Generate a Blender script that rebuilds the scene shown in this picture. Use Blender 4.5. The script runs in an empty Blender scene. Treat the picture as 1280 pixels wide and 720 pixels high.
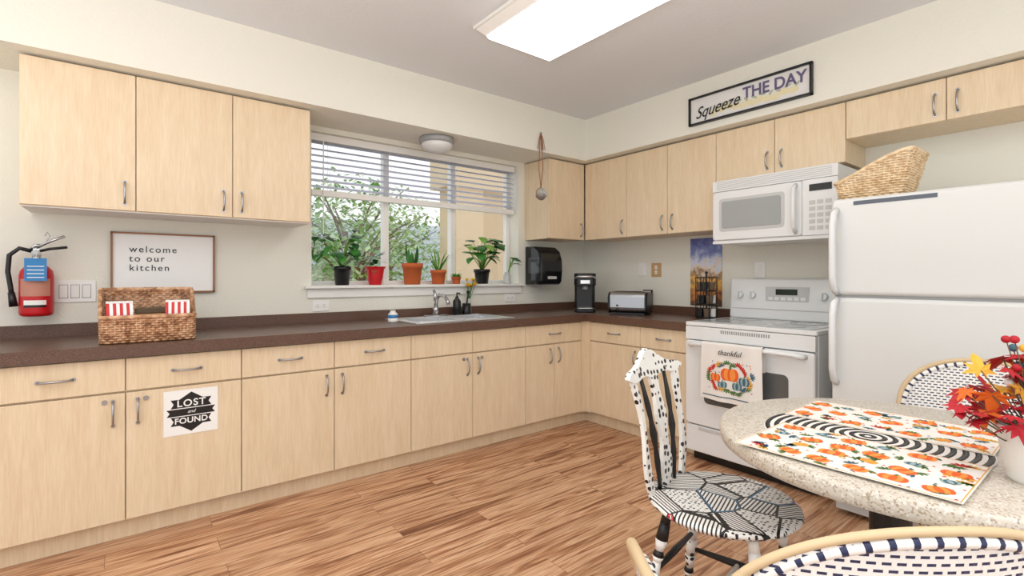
import bpy, math, random
from mathutils import Vector, Matrix
random.seed(7)
C=bpy.context.scene
try:
    C.view_settings.view_transform='Standard'
except Exception: pass

def lin(c):
    r=[]
    for x in c:
        x/=255.0
        r.append(x/12.92 if x<=0.04045 else ((x+0.055)/1.055)**2.4)
    return (r[0],r[1],r[2],1.0)

def mat(name,col,rough=0.5,metal=0.0,emit=None,es=1.0,bump=0,bscale=100,trans=0.0,coat=0):
    m=bpy.data.materials.new(name); m.use_nodes=True
    nt=m.node_tree; b=nt.nodes['Principled BSDF']
    b.inputs['Base Color'].default_value=lin(col)
    b.inputs['Roughness'].default_value=rough
    b.inputs['Metallic'].default_value=metal
    if trans: b.inputs['Transmission Weight'].default_value=trans
    if coat: b.inputs['Coat Weight'].default_value=coat
    if emit:
        b.inputs['Emission Color'].default_value=lin(emit); b.inputs['Emission Strength'].default_value=es
    tc=nt.nodes.new('ShaderNodeTexCoord')
    n=nt.nodes.new('ShaderNodeTexNoise'); n.inputs['Scale'].default_value=bscale if bump else 12
    nt.links.new(tc.outputs['Object'],n.inputs['Vector'])
    if bump:
        bp=nt.nodes.new('ShaderNodeBump'); bp.inputs['Strength'].default_value=bump; bp.inputs['Distance'].default_value=0.004
        nt.links.new(n.outputs['Fac'],bp.inputs['Height']); nt.links.new(bp.outputs['Normal'],b.inputs['Normal'])
    else:
        mr=nt.nodes.new('ShaderNodeMapRange')
        mr.inputs['To Min'].default_value=max(0,rough-0.04); mr.inputs['To Max'].default_value=min(1,rough+0.04)
        nt.links.new(n.outputs['Fac'],mr.inputs['Value']); nt.links.new(mr.outputs['Result'],b.inputs['Roughness'])
    return m

class NT:
    def __init__(s,name,rough=0.5):
        s.m=bpy.data.materials.new(name); s.m.use_nodes=True; s.nt=s.m.node_tree
        s.b=s.nt.nodes['Principled BSDF']; s.b.inputs['Roughness'].default_value=rough
    def n(s,t,**k):
        x=s.nt.nodes.new('ShaderNode'+t)
        for a,v in k.items():
            setattr(x,a,v)
        return x
    def l(s,a,b): s.nt.links.new(a,b)
    def mapping(s,scale,src='Object',rot=(0,0,0)):
        tc=s.n('TexCoord'); mp=s.n('Mapping'); mp.inputs['Scale'].default_value=scale; mp.inputs['Rotation'].default_value=rot
        s.l(tc.outputs[src],mp.inputs['Vector']); return mp.outputs['Vector']
    def ramp(s,fac,stops,interp='LINEAR'):
        r=s.n('ValToRGB'); r.color_ramp.interpolation=interp
        e=r.color_ramp.elements
        while len(e)<len(stops): e.new(0.5)
        for i,(p,c) in enumerate(stops):
            e[i].position=p; e[i].color=lin(c)
        s.l(fac,r.inputs['Fac']); return r.outputs['Color']
    def math(s,op,a,b=None):
        x=s.n('Math',operation=op)
        for i,v in enumerate((a,b)):
            if v is None: continue
            if isinstance(v,(int,float)): x.inputs[i].default_value=v
            else: s.l(v,x.inputs[i])
        return x.outputs[0]
    def mix(s,fac,a,b,blend='MIX'):
        x=s.n('Mix',data_type='RGBA',blend_type=blend)
        for i,v in ((0,fac),(6,a),(7,b)):
            if isinstance(v,(int,float)): x.inputs[i].default_value=v
            elif isinstance(v,tuple): x.inputs[i].default_value=lin(v)
            else: s.l(v,x.inputs[i])
        return x.outputs[2]
    def bump(s,h,st=0.3,d=0.002):
        b=s.n('Bump'); b.inputs['Strength'].default_value=st; b.inputs['Distance'].default_value=d
        s.l(h,b.inputs['Height']); s.l(b.outputs['Normal'],s.b.inputs['Normal'])
    def col(s,c): s.l(c,s.b.inputs['Base Color'])

# ---------- materials
wallM=mat('wall_paint',(231,229,217),0.85,bump=0.5,bscale=70)
ceilM=mat('ceiling_paint',(224,227,230),0.9,bump=0.3,bscale=60)
white=mat('white_enamel',(230,232,232),0.22)
white2=mat('white_trim',(236,235,230),0.45)
plast=mat('white_plastic',(240,239,236),0.4)
grey=mat('grey_plastic',(150,152,152),0.4)
lgrey=mat('light_grey',(196,197,196),0.35)
black=mat('black_plastic',(18,18,20),0.3)
blackp=mat('black_paint',(22,22,24),0.4)
chrome=mat('chrome',(200,200,202),0.2,1.0)
hchrome=mat('satin_nickel',(172,172,174),0.3,1.0)
steel=mat('brushed_steel',(236,238,240),0.42,1.0)
darkglass=mat('dark_glass',(45,48,50),0.08)
redM=mat('red_paint',(196,22,32),0.3)
terra=mat('terracotta',(196,98,48),0.7)
soil=mat('soil',(60,42,30),0.95)
navy=mat('navy',(28,36,66),0.5)
bluetag=mat('blue_tag',(52,130,190),0.6)
rattan=mat('rattan_cane',(206,182,144),0.5)
orange=mat('print_orange',(232,98,34),0.8)
orange2=mat('print_light_orange',(244,148,66),0.8)
pgreen=mat('print_green',(86,120,62),0.8)
pteal=mat('print_blue_grey',(70,104,120),0.8)
pred=mat('print_red',(196,50,36),0.8)
pmust=mat('print_mustard',(222,166,56),0.8)
cloth=mat('cloth_white',(238,234,228),0.9,bump=0.3,bscale=400)
paper=mat('paper_white',(242,242,240),0.7)
purple=mat('sign_violet',(98,88,124),0.7)
lemon=mat('print_lemon',(226,216,178),0.8)
lemleaf=mat('print_pale_leaf',(176,184,160),0.8)
walnut=mat('frame_wood',(150,98,62),0.5)
yellow=mat('yellow_petal',(240,205,40),0.6)
pink=mat('stripe_red',(205,60,60),0.7)
kraft=mat('kraft',(170,130,90),0.8)
stucco=mat('stucco_tan',(222,200,168),0.9,bump=0.4,bscale=40)
patio=mat('patio_ground',(225,222,215),0.9)
bark=mat('bark',(105,88,70),0.9)
leafA=mat('leaf_green',(64,134,50),0.45)
leafB=mat('leaf_dark_green',(34,94,42),0.4)
leafC=mat('leaf_light',(120,168,70),0.5)
oleaf=mat('tree_leaf',(132,180,96),0.7)
oleaf2=mat('tree_leaf_pale',(184,210,158),0.7)
fr=mat('maple_leaf_red',(178,20,36),0.6); fo=mat('maple_leaf_orange',(228,110,30),0.6); fy=mat('maple_leaf_yellow',(240,180,60),0.6)
diffM=mat('light_diffuser',(255,255,255),0.5,emit=(255,253,250),es=6)

t=NT('maple_veneer',0.42)
v=t.mapping((9,9,0.9)); n=t.n('TexNoise'); n.inputs['Scale'].default_value=3.2; n.inputs['Detail'].default_value=6; n.inputs['Distortion'].default_value=0.6; t.l(v,n.inputs['Vector'])
v2=t.mapping((60,60,3)); n2=t.n('TexNoise'); n2.inputs['Scale'].default_value=4; t.l(v2,n2.inputs['Vector'])
a=t.ramp(n.outputs['Fac'],[(0.3,(225,203,170)),(0.55,(230,210,179)),(0.75,(234,215,186))])
b_=t.ramp(n2.outputs['Fac'],[(0.35,(247,244,240)),(0.65,(255,255,255))])
t.col(t.mix(1.0,a,b_,'MULTIPLY')); maple=t.m

t=NT('laminate_counter',0.3)
v=t.mapping((1,1,1)); n=t.n('TexNoise'); n.inputs['Scale'].default_value=260; n.inputs['Detail'].default_value=3; t.l(v,n.inputs['Vector'])
t.col(t.ramp(n.outputs['Fac'],[(0.35,(82,58,46)),(0.6,(106,77,62)),(0.75,(128,97,80))])); counterM=t.m

# floor planks
t=NT('wood_plank_floor',0.34)
tc=t.n('TexCoord')
br=t.n('TexBrick'); br.offset=0.37; br.inputs['Color1'].default_value=(0,0,0,1); br.inputs['Color2'].default_value=(1,1,1,1); br.inputs['Mortar'].default_value=(0.5,0.5,0.5,1)
br.inputs['Scale'].default_value=1; br.inputs['Mortar Size'].default_value=0.0009; br.inputs['Brick Width'].default_value=1.1; br.inputs['Row Height'].default_value=0.135; br.inputs['Bias'].default_value=0
t.l(tc.outputs['Object'],br.inputs['Vector'])
off=t.n('VectorMath',operation='MULTIPLY'); off.inputs[1].default_value=(7.3,5.1,3.3); t.l(br.outputs['Color'],off.inputs[0])
ad=t.n('VectorMath',operation='ADD'); t.l(tc.outputs['Object'],ad.inputs[0]); t.l(off.outputs[0],ad.inputs[1])
sc=t.n('VectorMath',operation='MULTIPLY'); sc.inputs[1].default_value=(0.55,9.0,1); t.l(ad.outputs[0],sc.inputs[0])
n=t.n('TexNoise'); n.inputs['Scale'].default_value=2.2; n.inputs['Detail'].default_value=4; n.inputs['Distortion'].default_value=1.3; n.inputs['Roughness'].default_value=0.45; t.l(sc.outputs[0],n.inputs['Vector'])
c1=t.ramp(n.outputs['Fac'],[(0.28,(128,82,56)),(0.37,(166,116,84)),(0.44,(208,162,126)),(0.53,(230,192,158)),(0.58,(204,156,118)),(0.64,(160,110,78)),(0.69,(204,158,120)),(0.82,(222,182,146))])
sc2=t.n('VectorMath',operation='MULTIPLY'); sc2.inputs[1].default_value=(3,70,1); t.l(ad.outputs[0],sc2.inputs[0])
n3=t.n('TexNoise'); n3.inputs['Scale'].default_value=2; n3.inputs['Detail'].default_value=3; t.l(sc2.outputs[0],n3.inputs['Vector'])
c1=t.mix(0.8,c1,t.ramp(n3.outputs['Fac'],[(0.35,(212,198,186)),(0.6,(255,255,255))]),'MULTIPLY')
br2=t.ramp(br.outputs['Color'],[(0.0,(226,217,209)),(1.0,(255,253,250))])
c2=t.mix(0.9,c1,br2,'MULTIPLY')
c3=t.mix(br.outputs['Fac'],c2,(104,72,54))
t.col(c3); t.bump(n.outputs['Fac'],0.05,0.002); floorM=t.m

# terrazzo table
t=NT('speckled_laminate',0.3)
v=t.mapping((1,1,1)); vo=t.n('TexVoronoi'); vo.inputs['Scale'].default_value=240; t.l(v,vo.inputs['Vector'])
sp=t.n('SeparateColor'); t.l(vo.outputs['Color'],sp.inputs[0])
t.col(t.ramp(sp.outputs[0],[(0.0,(172,156,136)),(0.12,(192,180,162)),(0.2,(210,203,190)),(0.86,(202,194,180)),(0.93,(228,224,216))],'CONSTANT')); tableM=t.m

# dots for painted chair
def dotmat(name,scale,thr,base=(236,235,230),dot=(20,20,22)):
    t=NT(name,0.4); v=t.mapping((1,1,1)); vo=t.n('TexVoronoi'); vo.inputs['Scale'].default_value=scale; vo.inputs['Randomness'].default_value=0.45
    t.l(v,vo.inputs['Vector']); t.col(t.ramp(vo.outputs['Distance'],[(0,dot),(thr,base)],'CONSTANT')); return t.m
dots=dotmat('white_black_dots',38,0.33)
# doodle seat
t=NT('painted_doodle_seat',0.4)
v=t.mapping((1,1,0.01)); vo=t.n('TexVoronoi'); vo.inputs['Scale'].default_value=8; t.l(v,vo.inputs['Vector'])
ve=t.n('TexVoronoi',feature='DISTANCE_TO_EDGE'); ve.inputs['Scale'].default_value=8; t.l(v,ve.inputs['Vector'])
sp=t.n('SeparateColor'); t.l(vo.outputs['Color'],sp.inputs[0])
vr=t.n('VectorRotate',rotation_type='Z_AXIS'); t.l(v,vr.inputs['Vector']); t.l(t.math('MULTIPLY',sp.outputs[0],6.28),vr.inputs['Angle'])
wv=t.n('TexWave'); wv.inputs['Scale'].default_value=26; wv.inputs['Distortion'].default_value=0.6; t.l(vr.outputs[0],wv.inputs['Vector'])
vd=t.n('TexVoronoi'); vd.inputs['Scale'].default_value=70; vd.inputs['Randomness'].default_value=0.3; t.l(v,vd.inputs['Vector'])
stripe=t.ramp(wv.outputs['Fac'],[(0,(20,20,22)),(0.34,(240,239,235))],'CONSTANT')
dt=t.ramp(vd.outputs['Distance'],[(0,(20,20,22)),(0.32,(240,239,235))],'CONSTANT')
pat=t.mix(t.math('GREATER_THAN',sp.outputs[1],0.55),stripe,dt)
edgecol=t.ramp(sp.outputs[2],[(0,(20,20,22)),(0.62,(52,120,160)),(0.74,(214,70,84)),(0.84,(20,20,22))],'CONSTANT')
t.col(t.mix(t.math('LESS_THAN',ve.outputs['Distance'],0.03),pat,edgecol)); doodle=t.m

# woven bistro (UV in metres)
def weave(name,bw,rh,ms,navyc=(34,42,78)):
    t=NT(name,0.45); v=t.mapping((1,1,1),'UV')
    b=t.n('TexBrick'); b.offset=0.5; b.inputs['Color1'].default_value=lin(navyc); b.inputs['Color2'].default_value=lin(navyc); b.inputs['Mortar'].default_value=lin((236,235,230))
    b.inputs['Scale'].default_value=1; b.inputs['Brick Width'].default_value=bw; b.inputs['Row Height'].default_value=rh; b.inputs['Mortar Size'].default_value=ms; b.inputs['Mortar Smooth'].default_value=0.1
    t.l(v,b.inputs['Vector']); t.col(b.outputs['Color'])
    c=t.n('TexChecker'); c.inputs['Scale'].default_value=1/bw*2; t.l(v,c.inputs['Vector']); 
    w=t.n('TexWave'); w.inputs['Scale'].default_value=0.32/rh; t.l(v,w.inputs['Vector'])
    t.bump(t.math('ADD',w.outputs['Fac'],c.outputs['Fac']),0.35,0.002); return t.m
weaveM=weave('woven_white_navy',0.018,0.0105,0.0034)
t=NT('wrapped_cane_stripe',0.45); v=t.mapping((1,1,1),'UV'); sx=t.n('SeparateXYZ'); t.l(v,sx.inputs[0])
f=t.math('FRACT',t.math('MULTIPLY',sx.outputs[0],36)); t.col(t.ramp(f,[(0,(34,42,78)),(0.3,(236,235,230))],'CONSTANT'))
t.bump(t.math('FRACT',t.math('MULTIPLY',sx.outputs[0],120)),0.3,0.002); wrapM=t.m

t=NT('wicker_strand',0.6); v=t.mapping((1,1,1)); n=t.n('TexNoise'); n.inputs['Scale'].default_value=35; t.l(v,n.inputs['Vector'])
t.col(t.ramp(n.outputs['Fac'],[(0.35,(146,102,70)),(0.5,(196,148,110)),(0.68,(222,182,146))])); wickM=t.m
t=NT('wicker_light',0.6); v=t.mapping((1,1,1)); n=t.n('TexNoise'); n.inputs['Scale'].default_value=30; t.l(v,n.inputs['Vector'])
t.col(t.ramp(n.outputs['Fac'],[(0.35,(214,182,140)),(0.6,(242,218,180))])); wickL=t.m

t=NT('landscape_print',0.6); v=t.mapping((1,1,1)); sx=t.n('SeparateXYZ'); t.l(v,sx.inputs[0]); n=t.n('TexNoise'); n.inputs['Scale'].default_value=16; n.inputs['Detail'].default_value=8; t.l(v,n.inputs['Vector'])
h=t.math('ADD',t.math('ADD',t.math('MULTIPLY',sx.outputs[2],1.85),0.5),t.math('MULTIPLY',t.math('SUBTRACT',n.outputs['Fac'],0.5),0.7))
t.col(t.ramp(h,[(0.08,(104,74,58)),(0.2,(200,124,64)),(0.34,(232,180,90)),(0.45,(150,112,80)),(0.54,(220,204,184)),(0.66,(212,216,232)),(0.8,(132,146,198)),(0.98,(92,100,164))])); landM=t.m

t=NT('glass_pane',0.0)
nt=t.nt; nt.nodes.remove(t.b); tr=t.n('BsdfTransparent'); gl=t.n('BsdfGlossy'); gl.inputs['Roughness'].default_value=0.02; mx=t.n('MixShader'); mx.inputs[0].default_value=0.06
t.l(tr.outputs[0],mx.inputs[1]); t.l(gl.outputs[0],mx.inputs[2]); t.l(mx.outputs[0],nt.nodes['Material Output'].inputs[0]); glassM=t.m

# ---------- mesh builder
class M:
    def __init__(s): s.v=[];s.f=[];s.mi=[];s.sm=[];s.uv=[];s.mats=[]
    def add(s,vs,fs,m,smooth=False,uvs=None):
        if m not in s.mats: s.mats.append(m)
        k=s.mats.index(m); o=len(s.v); s.v+= [tuple(x) for x in vs]
        for i,f in enumerate(fs):
            s.f.append([q+o for q in f]); s.mi.append(k); s.sm.append(smooth)
            s.uv.append([uvs[q] for q in f] if uvs else [(0,0)]*len(f))
        return s
    def box(s,lo,hi,m):
        x0,y0,z0=[min(a,b) for a,b in zip(lo,hi)]; x1,y1,z1=[max(a,b) for a,b in zip(lo,hi)]
        vs=[(x0,y0,z0),(x1,y0,z0),(x1,y1,z0),(x0,y1,z0),(x0,y0,z1),(x1,y0,z1),(x1,y1,z1),(x0,y1,z1)]
        return s.add(vs,[(0,3,2,1),(4,5,6,7),(0,1,5,4),(1,2,6,5),(2,3,7,6),(3,0,4,7)],m)
    def rbox(s,lo,hi,r,m,seg=4,axis='z'):
        i,j,k={'z':(0,1,2),'y':(0,2,1),'x':(1,2,0)}[axis]
        pts=[]
        for cx,cy,a0 in ((hi[i]-r,hi[j]-r,0),(lo[i]+r,hi[j]-r,90),(lo[i]+r,lo[j]+r,180),(hi[i]-r,lo[j]+r,270)):
            for q in range(seg+1):
                a=math.radians(a0+90*q/seg); pts.append((cx+r*math.cos(a),cy+r*math.sin(a)))
        b=min(r*0.35,0.006,(hi[k]-lo[k])*0.3)
        cxm=(lo[i]+hi[i])/2; cym=(lo[j]+hi[j])/2
        rings=[]
        for zz,ins in ((lo[k],b),(lo[k]+b,0),(hi[k]-b,0),(hi[k],b)):
            ring=[]
            for (x,y) in pts:
                dx=x-cxm; dy=y-cym
                x2=x-math.copysign(min(ins,abs(dx)),dx); y2=y-math.copysign(min(ins,abs(dy)),dy)
                p=[0,0,0]; p[i]=x2;p[j]=y2;p[k]=zz; ring.append(tuple(p))
            rings.append(ring)
        n=len(pts); vs=sum(rings,[]); fs=[]
        for a in range(3):
            for q in range(n): fs.append((a*n+q,a*n+(q+1)%n,(a+1)*n+(q+1)%n,(a+1)*n+q))
        fs.append(tuple(reversed(range(n)))); fs.append(tuple(range(3*n,4*n)))
        return s.add(vs,fs,m)
    def tube(s,pts,r,m,n=8,closed=False,sq=(1,1),smooth=True,cap=True):
        P=[Vector(p) for p in pts]; N=len(P)
        R=r if isinstance(r,(list,tuple)) else [r]*N
        T=[]
        for i in range(N):
            if closed: d=P[(i+1)%N]-P[i-1]
            else: d=P[min(i+1,N-1)]-P[max(i-1,0)]
            T.append(d.normalized() if d.length>1e-9 else Vector((0,0,1)))
        up=Vector((0,0,1)) if abs(T[0].z)<0.9 else Vector((0,1,0))
        nv=(up-T[0]*up.dot(T[0])).normalized(); vs=[];uv=[];L=0
        for i in range(N):
            nv=nv-T[i]*nv.dot(T[i]); nv.normalize(); bv=T[i].cross(nv)
            if i: L+=(P[i]-P[i-1]).length
            for q in range(n):
                a=2*math.pi*q/n
                vs.append(P[i]+nv*math.cos(a)*R[i]*sq[0]+bv*math.sin(a)*R[i]*sq[1]); uv.append((L,q/n))
        fs=[]
        for i in range(N if closed else N-1):
            j=(i+1)%N
            for q in range(n): fs.append((i*n+q,i*n+(q+1)%n,j*n+(q+1)%n,j*n+q))
        if not closed and cap:
            fs.append(tuple(reversed(range(n)))); fs.append(tuple(range((N-1)*n,N*n)))
        return s.add(vs,fs,m,smooth,uv)
    def cyl(s,p0,p1,r0,m,r1=None,n=20):
        return s.tube([p0,p1],[r0,r0 if r1 is None else r1],m,n,smooth=False)
    def lathe(s,prof,c,m,n=28,smooth=True,sx=1,sy=1):
        vs=[];fs=[]
        for (r,z) in prof:
            for q in range(n):
                a=2*math.pi*q/n; vs.append((c[0]+r*sx*math.cos(a),c[1]+r*sy*math.sin(a),c[2]+z))
        for i in range(len(prof)-1):
            for q in range(n): fs.append((i*n+q,i*n+(q+1)%n,(i+1)*n+(q+1)%n,(i+1)*n+q))
        fs.append(tuple(reversed(range(n)))); fs.append(tuple(range((len(prof)-1)*n,len(prof)*n)))
        return s.add(vs,fs,m,smooth)
    def grid(s,fn,nu,nv,m,smooth=True,uvf=None):
        vs=[];uv=[]
        for i in range(nu+1):
            for j in range(nv+1):
                p=fn(i/nu,j/nv); vs.append(p); uv.append(uvf(i/nu,j/nv) if uvf else (i/nu,j/nv))
        fs=[(i*(nv+1)+j,(i+1)*(nv+1)+j,(i+1)*(nv+1)+j+1,i*(nv+1)+j+1) for i in range(nu) for j in range(nv)]
        return s.add(vs,fs,m,smooth,uv)
    def sphere(s,c,r,m,n=12,k=8,sz=1):
        prof=[(max(1e-4,r*math.sin(math.pi*i/k)),-r*sz*math.cos(math.pi*i/k)) for i in range(k+1)]
        return s.lathe(prof,c,m,n)
    def leaf(s,b,az,el,L,W,droop,m,n=7,fold=0.15):
        p=Vector(b); e=el; side=Vector((-math.sin(az),math.cos(az),0)); vs=[]
        for i in range(n+1):
            t=i/n; w=W*0.5*(math.sin(math.pi*min(1,t**0.75))**0.8 if 0<t<1 else 0.03)
            d=Vector((math.cos(az)*math.cos(e),math.sin(az)*math.cos(e),math.sin(e)))
            up=d.cross(side)*-1
            vs+= [p-side*w+up*w*fold, p, p+side*w+up*w*fold]
            p=p+d*(L/n); e-=droop/n
        fs=[]
        for i in range(n):
            for q in (0,1): fs.append((i*3+q,i*3+q+1,(i+1)*3+q+1,(i+1)*3+q))
        return s.add(vs,fs,m,True)
    def clamp(s,lo,hi):
        s.v=[tuple(max(a,min(b,c)) for a,b,c in zip(lo,hi,v)) for v in s.v]; return s
    def build(s,name,parent=None,bevel=0,solid=0,sub=0):
        me=bpy.data.meshes.new(name); me.from_pydata(s.v,[],s.f); 
        for m in s.mats: me.materials.append(m)
        for p,k,sm in zip(me.polygons,s.mi,s.sm): p.material_index=k; p.use_smooth=sm
        ul=me.uv_layers.new(name='UVMap'); li=0
        for u in s.uv:
            for c in u: ul.data[li].uv=c; li+=1
        o=bpy.data.objects.new(name,me); C.collection.objects.link(o)
        if parent: o.parent=parent
        if solid:
            md=o.modifiers.new('s','SOLIDIFY'); md.thickness=solid; md.offset=0
        if bevel:
            md=o.modifiers.new('b','BEVEL'); md.width=bevel; md.segments=2; md.limit_method='ANGLE'
        return o
def group(name,loc=(0,0,0),rz=0,rx=0,ry=0):
    e=bpy.data.objects.new(name,None); e.empty_display_size=0.1; C.collection.objects.link(e); e.location=loc; e.rotation_euler=(rx,ry,rz); return e
def text(name,body,m,loc,size,parent,rx=math.pi/2,align='CENTER',sx=1.0,shear=0,off=0,rz=0,sp=1,ry=0):
    cu=bpy.data.curves.new(name,'FONT'); cu.body=body; cu.size=size; cu.align_x=align; cu.align_y='CENTER'; cu.extrude=0.0006; cu.shear=shear; cu.offset=off; cu.space_character=sp
    cu.materials.append(m); o=bpy.data.objects.new(name,cu); C.collection.objects.link(o); o.location=loc; o.rotation_euler=(rx,ry,rz); o.scale=(sx,1,1); o.parent=parent; return o
CX,CY=3.64,3.49
def W(X,Y,z=0): return (X-CX,Y-CY,z)
RW=-math.pi/2

# ---------- room
M().box((-6.2,-6,-0.1),(0.2,0.2,0),floorM).build('floor')
M().box((-6.2,-6,2.61),(0.2,0.2,2.71),ceilM).build('ceiling')
wx0,wx1,wz0,wz1=-2.64,-0.84,1.16,2.215
(M().box((-6.2,0,0),(wx0,0.2,2.61),wallM).box((wx1,0,0),(0.2,0.2,2.61),wallM).box((wx0,0,0),(wx1,0.2,wz0-0.02),wallM).box((wx0,0,wz1),(wx1,0.2,2.61),wallM)).build('wall_back')
M().box((0,-6,0),(0.2,0,2.61),wallM).build('wall_right')
M().box((-6.2,-0.42,2.25),(0,-0.0,2.61),wallM).box((-0.42,-6,2.25),(0,-0.42,2.61),wallM).build('soffit')
# window sill
g=group('trim_1')
M().rbox((wx0-0.05,-0.05,wz0-0.02),(wx1+0.04,0.13,wz0),0.006,white2,axis='z').build('sill_board',g)
M().box((wx0-0.03,-0.018,wz0-0.085),(wx1+0.02,0,wz0-0.02),white2).build('sill_apron',g,bevel=0.004)
# window
g=group('window_1')
m=M(); y0,y1=0.13,0.18
m.box((wx0,y0,wz0-0.02),(wx0+0.035,y1,wz1),white2).box((wx1-0.035,y0,wz0-0.02),(wx1,y1,wz1),white2)
m.box((wx0,y0,wz0-0.02),(wx1,y1,wz0+0.03),white2).box((wx0,y0,wz1-0.04),(wx1,y1,wz1),white2)
for x in (-2.05,-1.45): m.box((x-0.022,y0-0.01,wz0),(x+0.022,y1,wz1),white2)
m.box((wx0,y0,1.80),(wx1,y1,1.84),white2)
m.build('window_frame',g,bevel=0.003)
M().box((wx0,0.153,wz0),(wx1,0.157,wz1),glassM).build('glass',g)
# blinds
g=group('window_blind')
slat=mat('blind_slat',(198,201,218),0.5)
m=M(); m.box((wx0+0.01,0.04,wz1-0.05),(wx1-0.01,0.10,wz1-0.002),white2)
m.box((wx0+0.015,0.045,1.785),(wx1-0.015,0.095,1.825),white2)
z=1.85
while z<2.155:
    m.add([(wx0+0.015,0.044,z-0.012),(wx1-0.015,0.044,z-0.012),(wx1-0.015,0.092,z+0.010),(wx0+0.015,0.092,z+0.010),
           (wx0+0.015,0.044,z-0.009),(wx1-0.015,0.044,z-0.009),(wx1-0.015,0.092,z+0.013),(wx0+0.015,0.092,z+0.013)],
          [(0,3,2,1),(4,5,6,7),(0,1,5,4),(1,2,6,5),(2,3,7,6),(3,0,4,7)],slat); z+=0.043
for x in (-2.5,-2.05,-1.45,-0.98):
    m.cyl((x,0.044,1.80),(x,0.044,2.18),0.0015,white2,n=5); m.cyl((x,0.098,1.80),(x,0.098,2.18),0.0015,white2,n=5)
m.build('blind_slats',g)
M().cyl((-2.55,0.035,1.45),(-2.55,0.035,2.17),0.004,white2,n=6).build('tilt_wand',g)

# outside
M().box((-14,0.25,-0.2),(14,16,-0.1),patio).build('patio_ground')
(M().box((0.35,3.0,-0.1),(0.85,3.5,4.2),stucco).box((0.2,2.95,2.6),(6,3.55,3.2),stucco).box((2.2,5.0,-0.1),(7,5.3,4.2),stucco)).build('stucco_porch')
M().box((-8,9,-0.1),(1.2,9.3,1.5),mat('garden_wall_paint',(235,226,210),0.9)).build('garden_wall')
m=M(); sid=mat('siding_pale_blue',(212,222,238),0.8); tr_=mat('siding_trim',(240,242,245),0.7)
for k in range(15): m.add([(-7,11,-0.1+k*0.2),(5,11,-0.1+k*0.2),(5,10.96,-0.1+k*0.2),(-7,10.96,-0.1+k*0.2),(-7,11,0.1+k*0.2),(5,11,0.1+k*0.2)],[(0,1,2,3),(3,2,5,4)],sid)
for x in (-4,-1.2,1.6): m.box((x,10.9,1.0),(x+1.1,10.97,2.4),tr_); m.box((x+0.1,10.88,1.1),(x+1.0,10.9,2.3),mat('sky_glass',(150,170,190),0.1))
m.build('neighbor_building')
def tree(x,y,h,s,n,seed,mats):
    rnd=random.Random(seed); g=group('garden_tree',(x,y,-0.1)); m=M()
    m.tube([(0,0,0),(0.05,0,h*0.4),(0,0.05,h*0.7)],[0.09,0.07,0.03],bark,8)
    for i in range(9):
        a=rnd.uniform(0,6.28); z=h*rnd.uniform(0.3,0.6)
        m.tube([(0.03,0,z),(math.cos(a)*s*0.5,math.sin(a)*s*0.5,z+h*0.2),(math.cos(a)*s*0.9,math.sin(a)*s*0.9,z+h*0.3)],[0.03,0.02,0.008],bark,5)
    m.build('trunk',g)
    m=M()
    for i in range(n):
        a=rnd.uniform(0,6.28); rr=s*rnd.random()**0.5; z=h*0.56+rnd.uniform(-1,1)*h*0.46*math.sqrt(max(0,1-(rr/s)**2))
        m.leaf((rr*math.cos(a),rr*math.sin(a),z),rnd.uniform(0,6.28),rnd.uniform(-0.6,0.8),0.17,0.08,0.4,rnd.choice(mats),n=2)
    m.build('foliage',g)
A_=[oleaf,oleaf2,oleaf2,leafC]
tree(-0.9,4.2,2.9,1.2,1200,1,A_); tree(-2.7,5.5,3.2,1.4,1000,2,A_); tree(0.2,6.8,3.4,1.7,1900,5,A_); tree(-1.6,7.8,3.6,1.7,1900,9,A_); tree(1.6,8.3,3.6,1.6,1500,12,A_)

# ---------- cabinets
def handle(m,x,y,z,L,vert=True):
    pts=[]
    for i in range(9):
        t=i/8; s=(t-0.5)*L; o=-0.028*math.sin(math.pi*t)**0.45
        pts.append((x,y+o,z+s) if vert else (x+s,y+o,z))
    m.tube(pts,0.0052,hchrome,6)
    for e in (-0.5,0.5):
        p=(x,y,z+e*L) if vert else (x+e*L,y,z)
        m.cyl(p,(p[0],p[1]-0.004,p[2]),0.009,hchrome,n=10)
def cabinet(name,rz,x0,x1,z0,z1,depth,fronts,toe=False,ztop=None):
    g=group(name,(0,0,0),rz)
    d=depth-0.02
    m=M()
    if ztop is None: m.box((x0+0.001,-d,z0),(x1-0.001,-0.003,z1),maple)
    else:
        m.box((x0+0.001,-d,z0),(x1-0.001,-0.003,ztop),maple).box((x0+0.001,-d,ztop),(x1-0.001,-d+0.018,z1),maple)
    m.build('carcass',g)
    m=M();h=M()
    for f in fronts:
        a,b,c,e,hd=f[:5]; q=0.002
        m.box((a+q,-depth,c+q),(b-q,-d-0.001,e-q),maple)
        hl=0.11
        if hd=='h': handle(h,(a+b)/2,-depth,(c+e)/2,0.115,False)
        elif hd:
            hx=a+0.045 if 'l' in hd else b-0.045
            hz=e-0.09 if 't' in hd else c+0.09
            handle(h,hx,-depth,hz,hl)
            if 'k' in hd: h.cyl((hx-0.03 if 'l' not in hd else hx+0.03,-depth,e-0.035),(hx-0.03 if 'l' not in hd else hx+0.03,-depth-0.006,e-0.035),0.011,hchrome,n=12)
    m.build('door_fronts',g,bevel=0.002)
    if h.v: h.build('handles',g)
    if toe: M().box((x0,-depth+0.07,0),(x1,-0.01,z0),maple).build('toe_kick',g)
    return g
ZD0,ZD1,ZR0,ZR1=0.105,0.69,0.695,0.848
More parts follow.
